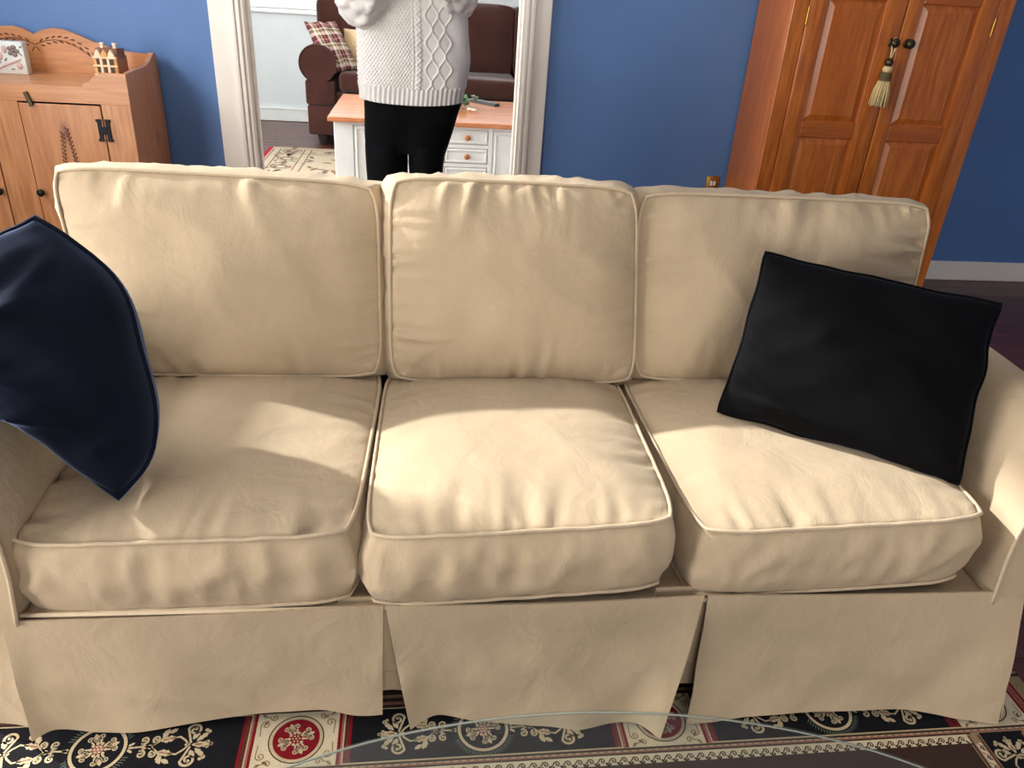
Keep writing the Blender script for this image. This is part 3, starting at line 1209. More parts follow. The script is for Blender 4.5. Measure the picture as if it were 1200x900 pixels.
PAN = [-0.632, 0.135, 0.905]         # centres of the black panels
HW = 0.288                            # half width
SQ = [-0.2485, 0.520]                 # centres of the ivory squares
b = B()
rect(b, -HW, HW, -(PY1 - PY0) / 2, (PY1 - PY0) / 2, RZ + .0002)
bmesh.ops.translate(b.b, verts=b.b.verts, vec=(PAN[0], PC, 0))
p0 = obj('border_panel', b, M['r_black'], rug, smooth=0)
for x in PAN[1:]:
    dup_part(p0, x - PAN[0])
for x0 in (1.220, -1.068):
    b = B()
    rect(b, x0, x0 + .102, -0.5, PY0 - .015, RZ + .0002)
    obj('border_panel', b, M['r_black'], rug, smooth=0)
# thin ivory outlines of panels
b = B()
for s in (1, -1):
    rect(b, s * HW - .0015, s * HW + .0015, -.064, .064, RZ + .0005)
    rect(b, -HW, HW, s * .063 - .0012, s * .063 + .0012, RZ + .0005)
bmesh.ops.translate(b.b, verts=b.b.verts, vec=(PAN[0], PC, 0))
q0 = obj('panel_outline', b, M['r_beige'], rug, smooth=0)
for x in PAN[1:]:
    dup_part(q0, x - PAN[0])

zz = RZ + .0011
# medallion of the black panel
b = B()
b.mi = 0
ring(b, 0, 0, .0470, .0535, zz)
rosette(b, .046, zz, 0, 1, 2)
b.mi = 3
for k in range(64):
    a = k * 2 * PI / 64
    if abs(math.sin(a)) > .38:
        ribbon(b, [(.0565 * math.cos(a), .0565 * math.sin(a)), (.061 * math.cos(a + .05), .061 * math.sin(a + .05)), (.0665 * math.cos(a + .06), .0665 * math.sin(a + .06))], [.0009, .0009, .0005], zz)
b.mi = 0
for s in (1, -1):
    for a in (-.35, 0, .35):
        leaf(b, s * .056, .012 * a, (0 if s > 0 else PI) + a * 1.6, .013, .0035, zz, 1)
m0 = motif_obj('round_medallion', b, [M['r_beige'], M['r_rose'], M['r_ivory'], M['r_green']], (PAN[0], PC))
for x in PAN[1:]:
    dup_part(m0, x - PAN[0])


def spray(s):
    """scrolling leaf spray beside a medallion; s=+1 to the right"""
    b = B()
    X = lambda x: s * x

    def sp(x, y, r, a, t, w, sg, tail):
        if s < 0:
            a = PI - a
            sg = -sg
        spiral(b, X(x), y, r, a, t, w, zz, sg, (X(tail[0]), tail[1]))

    def lf(x, y, a, L, w, lb=3):
        leaf(b, X(x), y, a if s > 0 else PI - a, L, w, zz, lb)
    ribbon(b, [(X(.066), 0), (X(.08), .001), (X(.10), 0)], [.0022, .0018, .0028], zz)
    for v in (1, -1):
        sp(.084, v * .016, .0095, -v * PI * .5 - v * .5, 1.15, .0021, v, (.094, 0))
        sp(.108, v * .017, .0085, -v * PI * .5, 1.2, .0020, -v, (.098, 0))
        ribbon(b, [(X(.102), v * .003), (X(.114), v * .012), (X(.122), v * .022)], [.0022, .0018, .0016], zz)
        lf(.116, v * .012, v * .25, .030, .0085)
        lf(.118, v * .020, v * 1.15, .022, .0070)
        lf(.128, v * .030, v * .55, .018, .0055)
        ribbon(b, [(X(.136), v * .017), (X(.152), v * .020), (X(.164), v * .011), (X(.172), v * .001)], [.0016, .0020, .0020, .0016], zz)
        sp(.178, v * .034, .0145, PI * .5 * v + v * 1.3, 1.25, .0027, -v, (.176, v * .004))
        lf(.178, v * .012, v * 1.1, .022, .0062)
        lf(.186, v * .008, v * .75, .030, .0060)
        disc(b, X(.206), v * .029, .0048, zz)
        disc(b, X(.201), v * .033, .0038, zz)
    disc(b, X(.099), 0, .0055, zz)
    lf(.176, 0, PI * .97, .012, .005, 1)
    lf(.178, 0, 0, .042, .0080, 3)
    disc(b, X(.216), 0, .0040, zz)
    disc(b, X(.209), .006, .0035, zz)
    disc(b, X(.209), -.006, .0035, zz)
    b.mi = 1
    ribbon(b, [(X(.185), 0), (X(.198), 0)], [.0026, .0016], zz + .0003)
    for v in (1, -1):
        ribbon(b, [(X(.120), v * .0135), (X(.136), v * .0175)], [.0016, .0010], zz + .0003)
    return b


for s in (1, -1):
    o = motif_obj('scroll_spray', spray(s), [M['r_beige'], M['r_rose']], (PAN[0], PC))
    for x in PAN[1:]:
        dup_part(o, x - PAN[0])
# upright spray on the right hand border
b = spray(-1)
bmesh.ops.rotate(b.b, verts=b.b.verts, matrix=Matrix.Rotation(-PI / 2, 3, 'Z'))
o = motif_obj('scroll_spray', b, [M['r_beige'], M['r_rose']], (1.271, 0.775))
dup_part(o, -1.017 - 1.271)

# ivory squares with a red round medallion, between two red stripes
b = B()
b.mi = 1
rect(b, -.0835, .0835, -.064, .064, RZ + .0002)
b.mi = 0
z1 = RZ + .0009
ring(b, 0, 0, .0535, .0560, z1)
b.mi = 2
disc(b, 0, 0, .0470, z1, 40)
b.mi = 3
ring(b, 0, 0, .0470, .0535, z1)
rosette(b, .045, z1 + .0004, 3, 2, 3)
b.mi = 4
for sx in (1, -1):
    for sy in (1, -1):
        spiral(b, sx * .066, sy * .036, .0095, 0 if sx > 0 else PI, 1.2, .0016, z1, sx * sy, tail=(sx * .074, sy * .010))
        spiral(b, sx * .050, sy * .054, .0080, 0 if sx > 0 else PI, 1.1, .0016, z1, -sx * sy, tail=(sx * .072, sy * .056))
        leaf(b, sx * .066, sy * .054, math.atan2(sy, sx), .014, .004, z1)
        leaf(b, sx * .062, sy * .048, math.atan2(sy, sx) + PI * .6, .014, .003, z1)
bmesh.ops.translate(b.b, verts=b.b.verts, vec=(SQ[0], PC, 0))
sq0 = obj('medallion_square', b, [M['r_brown'], M['r_ivory'], M['r_red'], M['r_beige'], M['r_tan']], rug, smooth=0)
dup_part(sq0, SQ[1] - SQ[0])
dup_part(sq0, 1.2765 - SQ[0])
dup_part(sq0, -1.017 - SQ[0])
for s in (1, -1):
    b = B()
    x = s * .0975
    b.mi = 1
    rect(b, x - .0135, x + .0135, -.064, .064, RZ + .0002)
    b.mi = 0
    for xa, xb in ((x - .0135, x - .0075), (x + .0075, x + .0135)):
        b.poly([(xa, -.064, RZ + .0009), (xb, -.064, RZ + .0009), (xb, .064, RZ + .0009), (xa, .064, RZ + .0009)])
    for k in range(22):
        ya = -.062 + k * .0058
        b.poly([(x - .004, ya, RZ + .0009), (x + .004, ya, RZ + .0009), (x + .004, ya + .0025, RZ + .0009), (x - .004, ya + .0025, RZ + .0009)])
    bmesh.ops.translate(b.b, verts=b.b.verts, vec=(SQ[0], PC, 0))
    s0 = obj('red_stripe', b, [M['r_red'], M['r_rose']], rug, smooth=0)
    dup_part(s0, SQ[1] - SQ[0])
    dup_part(s0, 1.2765 - SQ[0])
    dup_part(s0, -1.017 - SQ[0])
# running vine of the inner guard band: one motif, repeated
b = B()
k = 0
x = -0.92
while x < 1.19:
    y = PY0 - .0275
    spiral(b, x, y - .001, .0068, PI * .9, 1.0, .0015, RZ + .0009, -1, tail=(x - .014, y - .008), n=14)
    leaf(b, x + .006, y - .004, -.9, .010, .0035, RZ + .0009, 1)
    leaf(b, x - .006, y - .005, -2.2, .008, .003, RZ + .0009, 1)
    x += .0235
y = PY0 - .05
while y > .75:
    spiral(b, 1.2025, y, .0052, PI * .4, 1.0, .0013, RZ + .0009, -1, tail=(1.197, y + .012), n=14)
    leaf(b, 1.2025, y - .004, -.4, .007, .0026, RZ + .0009, 1)
    y -= .0235
o = obj('vine_scrolls', b, M['r_brown'], rug, smooth=0)
o['kind'] = 'stuff'
b = B()
for k in range(150):
    xx = -1.14 + k * .0168
    rect(b, xx, xx + .009, PY0 - .0095, PY0 - .0065, RZ + .0003)
o = obj('dotted_stripe', b, M['r_beige'], rug, smooth=0)
o['kind'] = 'stuff'
rug.rotation_euler = (0, 0, rug_rot)

# ------------------------------------------------------------------ glass coffee table in front of the sofa
gt = thing('coffee_table', 'oval clear glass coffee table in front of the cream sofa', 'table', (0.23, 0.46, 0))
b = B()
N = 120


def oval(k, s=1.0):
    a = k * 2 * PI / N
    return (0.23 + 0.69 * s * math.cos(a), 0.46 + 0.35 * s * math.sin(a))


b.prism([oval(k) + (.390,) for k in range(N)], (0, 0, .012))
top = obj('glass_top', b, M['glass'], gt, smooth=0)
b = B()
b.tube([oval(k, 1.0) + (.396,) for k in range(N)], 0.0016, 6, closed=True)
obj('polished_edge', b, M['glass_edge'], top, smooth=180)
for sx in (-.30, .30):
    b = B()
    x = 0.23 + sx
    b.tube([(x, .20, RZ + .001), (x, .30, .10), (x, .33, .22), (x, .26, .34), (x, .22, .386)], [.022, .026, .022, .024, .030], 12)
    obj('leg', b, M['bronze'], gt, smooth=180)
b = B()
b.tube([(-.07, .325, .2), (.23, .325, .2), (.53, .325, .2)], .014, 10)
obj('stretcher', b, M['bronze'], gt, smooth=180)

# ------------------------------------------------------------------ armoire
AX0, AX1, AY0, AY1, AH = 1.535, 2.54, 3.55, 3.945, 2.02
ar = thing('armoire', 'tall orange pine armoire with two panelled doors right of the doorway', 'armoire', ((AX0 + AX1) / 2, 3.75, 0))
b = B()
b.box(AX0, AX0 + .022, AY0 + .02, AY1, .06, AH, .002)
obj('side_panel', b, M['armZ'], ar)
b = B()
b.box(AX1 - .022, AX1, AY0 + .02, AY1, .06, AH, .002)
obj('side_panel', b, M['armZ'], ar)
b = B()
b.box(AX0 + .022, AX1 - .022, AY1 - .015, AY1, .06, AH)
obj('back_panel', b, M['armZ'], ar)
for x0, x1 in ((AX0, 1.604), (2.467, AX1)):
    b = B()
    b.box(x0, x1, AY0, AY0 + .022, .06, AH, .003)
    obj('stile', b, M['armZ'], ar)
b = B()
b.box(1.604, 2.467, AY0, AY0 + .022, .06, .20, .003)
obj('bottom_rail', b, M['armX'], ar)
b = B()
b.box(1.604, 2.467, AY0, AY0 + .022, 1.93, AH, .003)
obj('top_rail', b, M['armX'], ar)
b = B()
b.box(AX0 - .03, AX1 + .03, AY0 - .03, AY1, AH, AH + .03, .008, 2)
b.box(AX0 - .015, AX1 + .015, AY0 - .015, AY1, AH - .03, AH, .006, 2)
obj('cornice', b, M['armX'], ar)
b = B()
b.box(AX0 - .015, AX1 + .015, AY0 - .015, AY1, .0, .07, .006, 2)
obj('plinth', b, M['armX'], ar)


def arm_door(x0, x1, px0, px1, knob_x, hinge_x):
    y0, y1 = AY0 - .004, AY0 + .018
    z0, z1 = .205, 1.925
    b = B()
    b.box(x0, px0, y0, y1, z0, z1, .004, 2)
    b.box(px1, x1, y0, y1, z0, z1, .004, 2)
    d = obj('door', b, M['armZ'], ar)
    for za, zb in ((z0, .31), (.823, .893), (1.398, 1.475), (1.82, z1)):
        b = B()
        b.box(px0 - .001, px1 + .001, y0 + .001, y1, za, zb, .003)
        obj('rail', b, M['armX'], d)
    for za, zb in ((.31, .823), (.893, 1.398), (1.475, 1.82)):
        b = B()
        rim, yd = .030, y0 + .013
        ys = y0 + .004
        P = [(px0, yd, za), (px1, yd, za), (px1, yd, zb), (px0, yd, zb)]
        g = .006
        P1 = [(px0 + g, yd, za + g), (px1 - g, yd, za + g), (px1 - g, yd, zb - g), (px0 + g, yd, zb - g)]
        Q = [(px0 + rim, ys, za + rim), (px1 - rim, ys, za + rim), (px1 - rim, ys, zb - rim), (px0 + rim, ys, zb - rim)]
        v = [[b.b.verts.new(p) for p in L] for L in (P, P1, Q)]
        for A, C in zip(v, v[1:]):
            for k in range(4):
                b.b.faces.new((A[k], A[(k + 1) % 4], C[(k + 1) % 4], C[k]))
        b.b.faces.new(v[2])
        obj('panel', b, M['armZ'], d, smooth=0)
    b = B()
    b.lathe([(.008, .0), (.008, -.014), (.017, -.020), (.0205, -.029), (.016, -.038), (.006, -.041)], (knob_x, y0, 1.240), 'Y', 18)
    b.lathe([(.020, .002), (.020, -.002), (.016, -.005)], (knob_x, y0, 1.240), 'Y', 18)
    obj('knob', b, M['bronze'], d, smooth=60)
    for z in (.38, 1.325, 1.78):
        b = B()
        b.tube([(hinge_x, y0 - .001, z - .032), (hinge_x, y0 - .001, z + .032)], .0042, 8)
        b.ball((hinge_x, y0 - .001, z + .035), .005, seg=8)
        b.ball((hinge_x, y0 - .001, z - .035), .005, seg=8)
        obj('hinge', b, M['brass'], d, smooth=60)


arm_door(1.606, 2.042, 1.690, 1.948, 2.019, 1.605)
arm_door(2.047, 2.465, 2.118, 2.384, 2.090, 2.466)

tx, ty = 2.012, AY0 - .034
ts = thing('tassel', 'straw coloured key tassel hanging from the left armoire knob', 'tassel', (tx, ty, 1.0))
b = B()
b.tube([(tx + .006, ty + .012, 1.262), (tx - .008, ty + .006, 1.24), (tx - .004, ty - .004, 1.21), (tx, ty, 1.17)], .0035, 8)
b.tube([(tx + .008, ty + .012, 1.262), (tx + .022, ty + .006, 1.24), (tx + .008, ty - .004, 1.21), (tx + .001, ty, 1.17)], .0035, 8)
obj('cord', b, M['tassel'], ts, smooth=180)
b = B()
b.lathe([(.006, 1.180), (.016, 1.172), (.019, 1.160), (.014, 1.148), (.010, 1.144)], (tx, ty, 0), 'Z', 16)
obj('bead', b, M['bronze'], ts, smooth=60)
b = B()
b.lathe([(.010, 1.148), (.020, 1.142), (.022, 1.130), (.016, 1.120)], (tx, ty, 0), 'Z', 16)
obj('bead', b, M['tassel'], ts, smooth=60)
b = B()
b.lathe([(.014, 1.122), (.025, 1.116), (.027, 1.104), (.024, 1.092), (.026, 1.086)], (tx, ty, 0), 'Z', 18)
obj('head', b, M['tassel_band'], ts, smooth=60)
b = B()
for k in range(46):
    a = k * 2.39996
    r = .022 * math.sqrt((k + .5) / 46)
    r2 = r * 1.85
    b.tube([(tx + r * math.cos(a), ty + r * math.sin(a), 1.090), (tx + r2 * .9 * math.cos(a), ty + r2 * .7 * math.sin(a), 1.04),
            (tx + r2 * math.cos(a) + R.uniform(-.002, .002), ty + r2 * .75 * math.sin(a), .975 + R.uniform(0, .008))], [.0035, .0042, .0036], 5)
o = obj('fringe', b, M['tassel'], ts, smooth=180)
o['kind'] = 'stuff'

# ------------------------------------------------------------------ brass outlet
ol = thing('outlet', 'brass wall outlet on the blue wall left of the armoire', 'outlet', (1.475, YB, .48))
b = B()
b.box(1.440, 1.510, YB - .006, YB, .415, .535, .003, 2)
obj('cover_plate', b, M['brass'], ol)
for z in (.452, .498):
    b = B()
    for dx in (-.009, .009):
        b.box(1.475 + dx - .006, 1.475 + dx + .006, YB - .0085, YB - .005, z - .012, z + .012, .004, 2)
    obj('receptacle', b, M['white_paint'], ol)

# ------------------------------------------------------------------ pine dry sink on the left
SX0, SX1, SY0, SY1 = -2.268, -1.250, 3.52, 3.945
SCX = (SX0 + SX1) / 2
ds = thing('pine_cabinet', 'honey pine cabinet with scalloped carved backboard against the blue wall', 'cabinet', (SCX, 3.74, 0))
for x0 in (SX0, SX1 - .022):
    b = B()
    # cheek: straight side whose top scoops from the front up to the back corner
    prof = [(SY0 + .018, .0), (SY1, .0), (SY1, .978), (SY1 - .012, .992), (SY1 - .035, .996), (SY1 - .065, .985), (SY1 - .10, .968), (SY1 - .15, .955),
            (SY1 - .21, .951), (SY1 - .28, .953), (SY0 + .06, .951), (SY0 + .018, .946)]
    b.prism([(x0, p[0], p[1]) for p in prof], (.022, 0, 0))
    obj('side_panel', b, M['pineZ'], ds, smooth=0)
b = B()
half = [(0.0, 1.044), (.012, 1.050), (.04, 1.064), (.085, 1.074), (.13, 1.070), (.18, 1.054), (.24, 1.030), (.31, 1.008), (.38, .994), (.44, .988), (.487, .988)]
pts = [(SCX + x, SY1 - .02, z) for x, z in half] + [(SCX + .487, SY1 - .02, .86), (SCX - .487, SY1 - .02, .86)] + [(SCX - x, SY1 - .02, z) for x, z in half[:0:-1]]
b.prism(pts, (0, .02, 0))
bd = obj('backboard', b, M['pineX'], ds, smooth=0)
# carved wheat spray cut into the backboard
b = B()


def nick(b, x, z, ang, L, w, y):
    pts = []
    for k in range(8):
        a = k * PI / 4
        px, pz = L / 2 * math.cos(a), w / 2 * math.sin(a)
        pts.append((x + px * math.cos(ang) - pz * math.sin(ang), y, z + px * math.sin(ang) + pz * math.cos(ang)))
    b.prism(pts, (0, .004, 0))


for s in (1, -1):
    for k in range(9):
        q = k / 8
        x = s * (.03 + .215 * q)
        z = 1.010 + .030 * math.sin(q * PI * .9) - .055 * q * q
        a = s * (.35 - 1.15 * q)
        nick(b, SCX + x, z + .0115, a + s * .35, .021, .0065, SY1 - .0215)
        nick(b, SCX + x + s * .004, z - .010, a - s * .35, .021, .0065, SY1 - .0215)
    b.tube([(SCX + s * (.03 * 0 + .23 * q / 8), SY1 - .0205, 1.003 + .034 * math.sin(q / 8 * PI * .9) - .05 * (q / 8) ** 2) for q in range(0, 9)], .0016, 5)
    nick(b, SCX + s * .010, .985, -s * 1.0, .028, .004, SY1 - .0215)
obj('wheat_carving', b, M['carved'], bd, smooth=0)
b = B()
b.box(SX0 + .022, SX1 - .022, SY0 + .018, SY1 - .02, .868, .890, .002)
obj('shelf_top', b, M['pineX'], ds)
# front board under the tray, with raised ears at both ends
b = B()
hz = .486
fr = [(-hz - .023, .827), (hz + .023, .827), (hz + .023, .950), (.43, .950), (.40, .946), (.378, .932), (.365, .918), (.350, .910), (.338, .905), (.330, .892),
      (-.330, .892), (-.338, .905), (-.350, .910), (-.365, .918), (-.378, .932), (-.40, .946), (-.43, .950), (-hz - .023, .950)]
b.prism([(SCX + x, SY0, z) for x, z in fr], (0, .018, 0))
obj('front_rail', b, M['pineX'], ds, smooth=0)
for x0, x1 in ((SX0, SX0 + .118), (SX1 - .118, SX1), (SCX - .062, SCX + .064)):
    b = B()
    b.box(x0, x1, SY0, SY0 + .02, .10, .827, .002)
    obj('stile', b, M['pineZ'], ds)
b = B()
b.box(SX0, SX1, SY0 - .004, SY0 + .02, 0, .10, .003)
obj('base_rail', b, M['pineX'], ds)


def sink_door(x0, x1, knob, hinge):
    d = None
    n = 1
    w = (x1 - x0) / n
    for k in range(n):
        b = B()
        b.box(x0 + k * w + .0006, x0 + (k + 1) * w - .0006, SY0 - .003, SY0 + .016, .106, .819, .0015)
        if d is None:
            d = obj('door', b, M['pineZ'], ds)
        else:
            obj('board', b, M['pineZ'], d)
    b = B()
    b.lathe([(.007, 0), (.007, -.012), (.015, -.017), (.016, -.024), (.009, -.030)], (knob, SY0 - .003, .452), 'Y', 16)
    obj('knob', b, M['iron'], d, smooth=60)
    for z in (.722, .20):
        b = B()
        for s in (-1, 1):
            b.box(hinge + s * .016 - .009, hinge + s * .016 + .009, SY0 - .0065, SY0 - .002, z - .042, z + .042, .002)
            for e in (-1, 1):
                b.box(hinge + s * .018 - .012, hinge + s * .018 + .012, SY0 - .0066, SY0 - .002, z + e * .040 - .006, z + e * .040 + .006, .002)
        b.box(hinge - .012, hinge + .012, SY0 - .0075, SY0 - .002, z - .016, z + .016, .002)
        obj('hinge', b, M['iron'], d)
    b = B()
    cx = (x0 + x1) / 2
    for s, top in ((-1, .705), (1, .725)):
        for k in range(9):
            z = top - k * .0165
            bx = cx + s * .010 + s * .003 * k * .6
            nick(b, bx - .006, z, PI * .5 + .35, .014, .0055, SY0 - .0042)
            nick(b, bx + .006, z - .006, PI * .5 - .35, .014, .0055, SY0 - .0042)
        b.tube([(cx + s * .010, SY0 - .0035, top), (cx + s * .026, SY0 - .0035, top - .16), (cx + s * .012, SY0 - .0035, top - .30)], .0013, 5)
    obj('wheat_carving', b, M['carved'], d, smooth=0)
    return d


sink_door(SCX + .067, SX1 - .121, SCX + .085, SX1 - .1195)
sink_door(SX0 + .121, SCX - .065, SCX - .083, SX0 + .1195)
b = B()
lx = SCX + .108
b.prism([(lx - .010, SY0 - .012, .862), (lx + .004, SY0 - .012, .866), (lx + .020, SY0 - .012, .812), (lx + .006, SY0 - .012, .806)], (0, .009, 0))
obj('turn_latch', b, M['bronze'], ds, smooth=0)

# white relief plaque standing on the cabinet
pq = thing('plaque', 'small white square plaque with flower relief leaning on the pine cabinet backboard', 'ornament', (-1.83, 3.84, .890))
b = B()
b.box(-1.895, -1.757, 3.80, 3.845, .8905, 1.022, .003, 2)
obj('tile', b, M['plaque'], pq)
b = B()
for k in range(5):
    a = k * 2 * PI / 5
    b.ball((-1.800 + .016 * math.cos(a), 3.799, .985 + .016 * math.sin(a)), .011, .004, .009, 10)
b.ball((-1.80, 3.797, .985), .007, .005, .007, 10)
obj('flower', b, M['plaque_dark'], pq, smooth=60)
b = B()
b.tube([(-1.875, 3.799, .91), (-1.845, 3.797, .925), (-1.81, 3.797, .938), (-1.775, 3.799, .952)], .0035, 6)
b.ball((-1.86, 3.799, .965), .014, .004, .02, 10)
b.ball((-1.785, 3.799, .925), .013, .004, .014, 10)
b.ball((-1.835, 3.799, .99), .010, .004, .016, 10)
obj('stem', b, M['plaque_pink'], pq, smooth=60)
for (x, z, a) in ((-1.77, 1.0, .5), (-1.775, .975, -.6), (-1.84, .945, .9), (-1.86, .935, 2.2), (-1.82, .91, .2)):
    b = B()
    b.tube([(x, 3.799, z), (x + .014 * math.cos(a), 3.797, z + .014 * math.sin(a))], [.005, .0015], 6, flat=.6)
    obj('leaf', b, M['plaque_dark'], pq, smooth=60)

# miniature house ornament
hx0, hx1, hy0, hy1, hz0, hz1 = -1.412, -1.318, 3.640, 3.735, .8905, 1.000
hs = thing('house_ornament', 'small ochre model town house on the right end of the pine cabinet', 'ornament', (-1.36, 3.69, hz0))
b = B()
b.box(hx0, hx1, hy0, hy0 + .012, hz0, hz1, .001)
obj('facade', b, M['house'], hs)
b = B()
b.box(hx0, hx1, hy0 + .012, hy1 + .03, hz0, hz1 - .004, .001)
obj('body', b, M['house_side'], hs)
b = B()
b.prism([(hx0 - .003, hy0 + .01, hz1 - .004), (hx1 + .003, hy0 + .01, hz1 - .004), (hx1 - .006, hy0 + .03, hz1 + .030), (hx0 + .006, hy0 + .03, hz1 + .030)], (0, .09, -.006))
obj('roof', b, M['house_roof'], hs, smooth=0)
for x in (hx0 + .020, hx0 + .047, hx1 - .020):
    b = B()
    b.prism([(x - .014, hy0 - .003, hz1 - .004), (x + .014, hy0 - .003, hz1 - .004), (x + .010, hy0 - .003, hz1 + .012), (x, hy0 - .003, hz1 + .028), (x - .010, hy0 - .003, hz1 + .012)], (0, .014, 0))
    obj('gable', b, M['house_pale'] if x != hx0 + .047 else M['house'], hs, smooth=0)
for r_, zz_ in enumerate((hz0 + .022, hz0 + .056, hz0 + .088)):
    for x in (hx0 + .020, hx0 + .047, hx1 - .020):
        b = B()
        b.box(x - .007, x + .007, hy0 - .002, hy0 + .002, zz_ - .010, zz_ + .011)
        obj('window', b, M['house_dark'], hs, smooth=0)
for zz_ in (hz0 + .038, hz0 + .072, hz0 + .104):
    b = B()
    b.box(hx0 - .002, hx1 + .002, hy0 - .005, hy0 + .002, zz_ - .0025, zz_ + .0025, .001)
    obj('string_course', b, M['house_pale'], hs)
for x in (hx0 + .032, hx1 - .034):
    b = B()
    b.box(x - .005, x + .005, hy0 - .004, hy0 + .003, hz0, hz0 + .104, .001)
    obj('pilaster', b, M['house_pale'], hs)
for x in (hx0 + .030, hx1 - .014):
    b = B()
    b.box(x - .006, x + .006, hy0 + .035, hy0 + .047, hz1 + .018, hz1 + .044, .001)
    b.box(x - .008, x + .008, hy0 + .033, hy0 + .049, hz1 + .044, hz1 + .050, .001)
    obj('chimney', b, M['house_pale'], hs)

# ------------------------------------------------------------------ the room beyond: rug, brown sofa, white table
fr_ = thing('pale_rug', 'pale beige patterned rug with a red edge in the room beyond', 'rug', (-.1, 5.9, 0))
b = B()
b.box(-1.33, 1.4, 4.75, 6.76, 0, .006, .001)
obj('pile', b, M['f_cream'], fr_)
b = B()
rect(b, -1.335, -1.302, 4.75, 6.76, .0056)
obj('red_edge', b, M['f_red'], fr_, smooth=0)
b = B()
rect(b, 1.37, 1.405, 4.75, 6.76, .0056)
obj('red_edge', b, M['f_red'], fr_, smooth=0)
b = B()
for x in (-1.29, -1.235, -1.04, -0.985):
    rect(b, x, x + .010, 4.8, 6.70, .0058)
for y in (6.69, 6.53):
    rect(b, -1.24, 1.30, y, y + .010, .0058)
for k in range(7):
    y = 4.95 + k * .28
    ring(b, -1.13, y, .035, .055, .0062, 14)
    ring(b, -1.13, y, .070, .080, .0062, 14)
    leaf(b, -1.13, y + .08, PI / 2, .12, .03, .0062)
for k in range(8):
    x = -.80 + k * .28
    ring(b, x, 6.61, .030, .048, .0062, 14)
    leaf(b, x + .07, 6.61, 0, .14, .03, .0062)
for k in range(240):
    leaf(b, R.uniform(-.95, 1.2), R.uniform(4.9, 6.48), R.uniform(0, 6.28), R.uniform(.05, .12), .020, .0062)
for k in range(60):
    leaf(b, R.uniform(-1.22, -1.06), R.uniform(4.9, 6.66), R.uniform(0, 6.28), R.uniform(.04, .08), .014, .0062)
    leaf(b, R.uniform(-.95, 1.2), R.uniform(6.56, 6.67), R.uniform(0, 6.28), R.uniform(.04, .08), .014, .0062)
b.mi = 1
for k in range(120):
    leaf(b, R.uniform(-1.22, 1.2), R.uniform(4.9, 6.66), R.uniform(0, 6.28), R.uniform(.04, .09), .020, .0064)
o = obj('border_pattern', b, [M['f_brown'], M['r_rose']], fr_, smooth=0)
o['kind'] = 'stuff'

# brown three-seat sofa
bs = thing('brown_sofa', 'brown microsuede sofa with rolled arms in the room beyond the doorway', 'sofa', (.3, 7.3, 0))
b = B()
b.box(-1.03, 1.62, 6.92, 7.72, .335, .44, .02, 2)
obj('seat_rail', b, M['brown'], bs)
b = B()
b.box(-1.03, 1.62, 6.90, 7.72, .09, .33, .02, 2)
obj('base', b, M['brown'], bs)
b = B()
b.box(-1.0, 1.60, 7.50, 7.78, .40, 1.13, .07, 4)
obj('back', b, M['brown'], bs)


def brown_arm(xc):
    b = B()
    n = 26
    prof = [(math.cos(a), math.sin(a)) for a in [(-.35 + k / n * 1.72) * PI for k in range(n + 1)]]
    pts = [(xc + .145 * c, 6.88, .655 + .145 * s) for c, s in prof]
    pts = pts + [(xc - .10, 6.88, .44), (xc + .10, 6.88, .44)]
    b.prism(pts, (0, .72, 0))
    b.box(xc - .11, xc + .13, 6.885, 7.6, .335, .53, .02, 2)
    o = obj('arm', b, M['brown'], bs, smooth=40)
    b = B()
    b.tube([(p[0], 6.878, p[2]) for p in pts[:n + 1]], .006, 6)
    obj('piping', b, M['brown'], o, smooth=180)


brown_arm(-.925)
brown_arm(1.52)
for x0, x1 in ((-.76, -.06), (-.05, .735), (.745, 1.36)):
    b = B()
    b.box(x0, x1, 6.87, 7.5, .445, .60, .045, 4)
    obj('seat_cushion', b, M['brown'], bs)
for x0, x1 in ((-.78, -.06), (-.05, .715), (.725, 1.40)):
    b = B()
    c = [Vector((x0, 7.40, .575)), Vector((x1, 7.40, .575)), Vector((x1, 7.50, 1.15)), Vector((x0, 7.50, 1.15))]
    b.box(0, 1, 0, 1, 0, 1, .0)
    bmesh.ops.subdivide_edges(b.b, edges=b.b.edges, cuts=14, use_grid_fill=True)
    for v in b.b.verts:
        u, w, d = v.co.x * 2 - 1, v.co.z * 2 - 1, v.co.y
        rr = 1 - .05 * abs(u) ** 6 * 1.0
        rz = 1 - .05 * abs(w) ** 6 * 1.0
        p = bil(c, u * rz, w * rr)
        hgt = (1 - abs(u) ** 3.5) * (1 - abs(w) ** 3.5)
        y = p.y + d * .16 - (.075 * hgt if d < .5 else 0) + .012 * nz((p.x * 3, 0, p.z * 3), 1.0, x0)
        v.co = Vector((p.x, y, p.z))
    obj('back_cushion', b, M['brown'], bs, smooth=50)
for x in (-.955, 1.54):
    for y in (6.97, 7.62):
        b = B()
        b.lathe([(.032, .0065), (.045, .05), (.05, .095)], (x + .04, y, 0), 'Z', 14)
        obj('foot', b, M['dark'], bs)

pp = thing('plaid_pillow', 'red and cream plaid pillow leaning on the brown sofa arm', 'pillow', (-.8, 7.1, .6))
b = B()
path = pillow(b, [(-1.03, 7.02, .955), (-.80, 7.17, .955), (-.60, 7.08, .605), (-.84, 6.92, .575)], .13, 21.0, pinch=.02, wr=.012)
obj('pillow_cover', b, M['plaid'], pp, smooth=80)
bp = thing('beige_pillow', 'plain beige pillow behind the plaid one on the brown sofa', 'pillow', (-.5, 7.3, .6))
b = B()
path = pillow(b, [(-.74, 7.26, .905), (-.34, 7.28, .90), (-.34, 7.18, .61), (-.74, 7.18, .615)], .12, 25.0, pinch=.03, wr=.006)
obj('pillow_cover', b, M['beige'], bp, smooth=80)

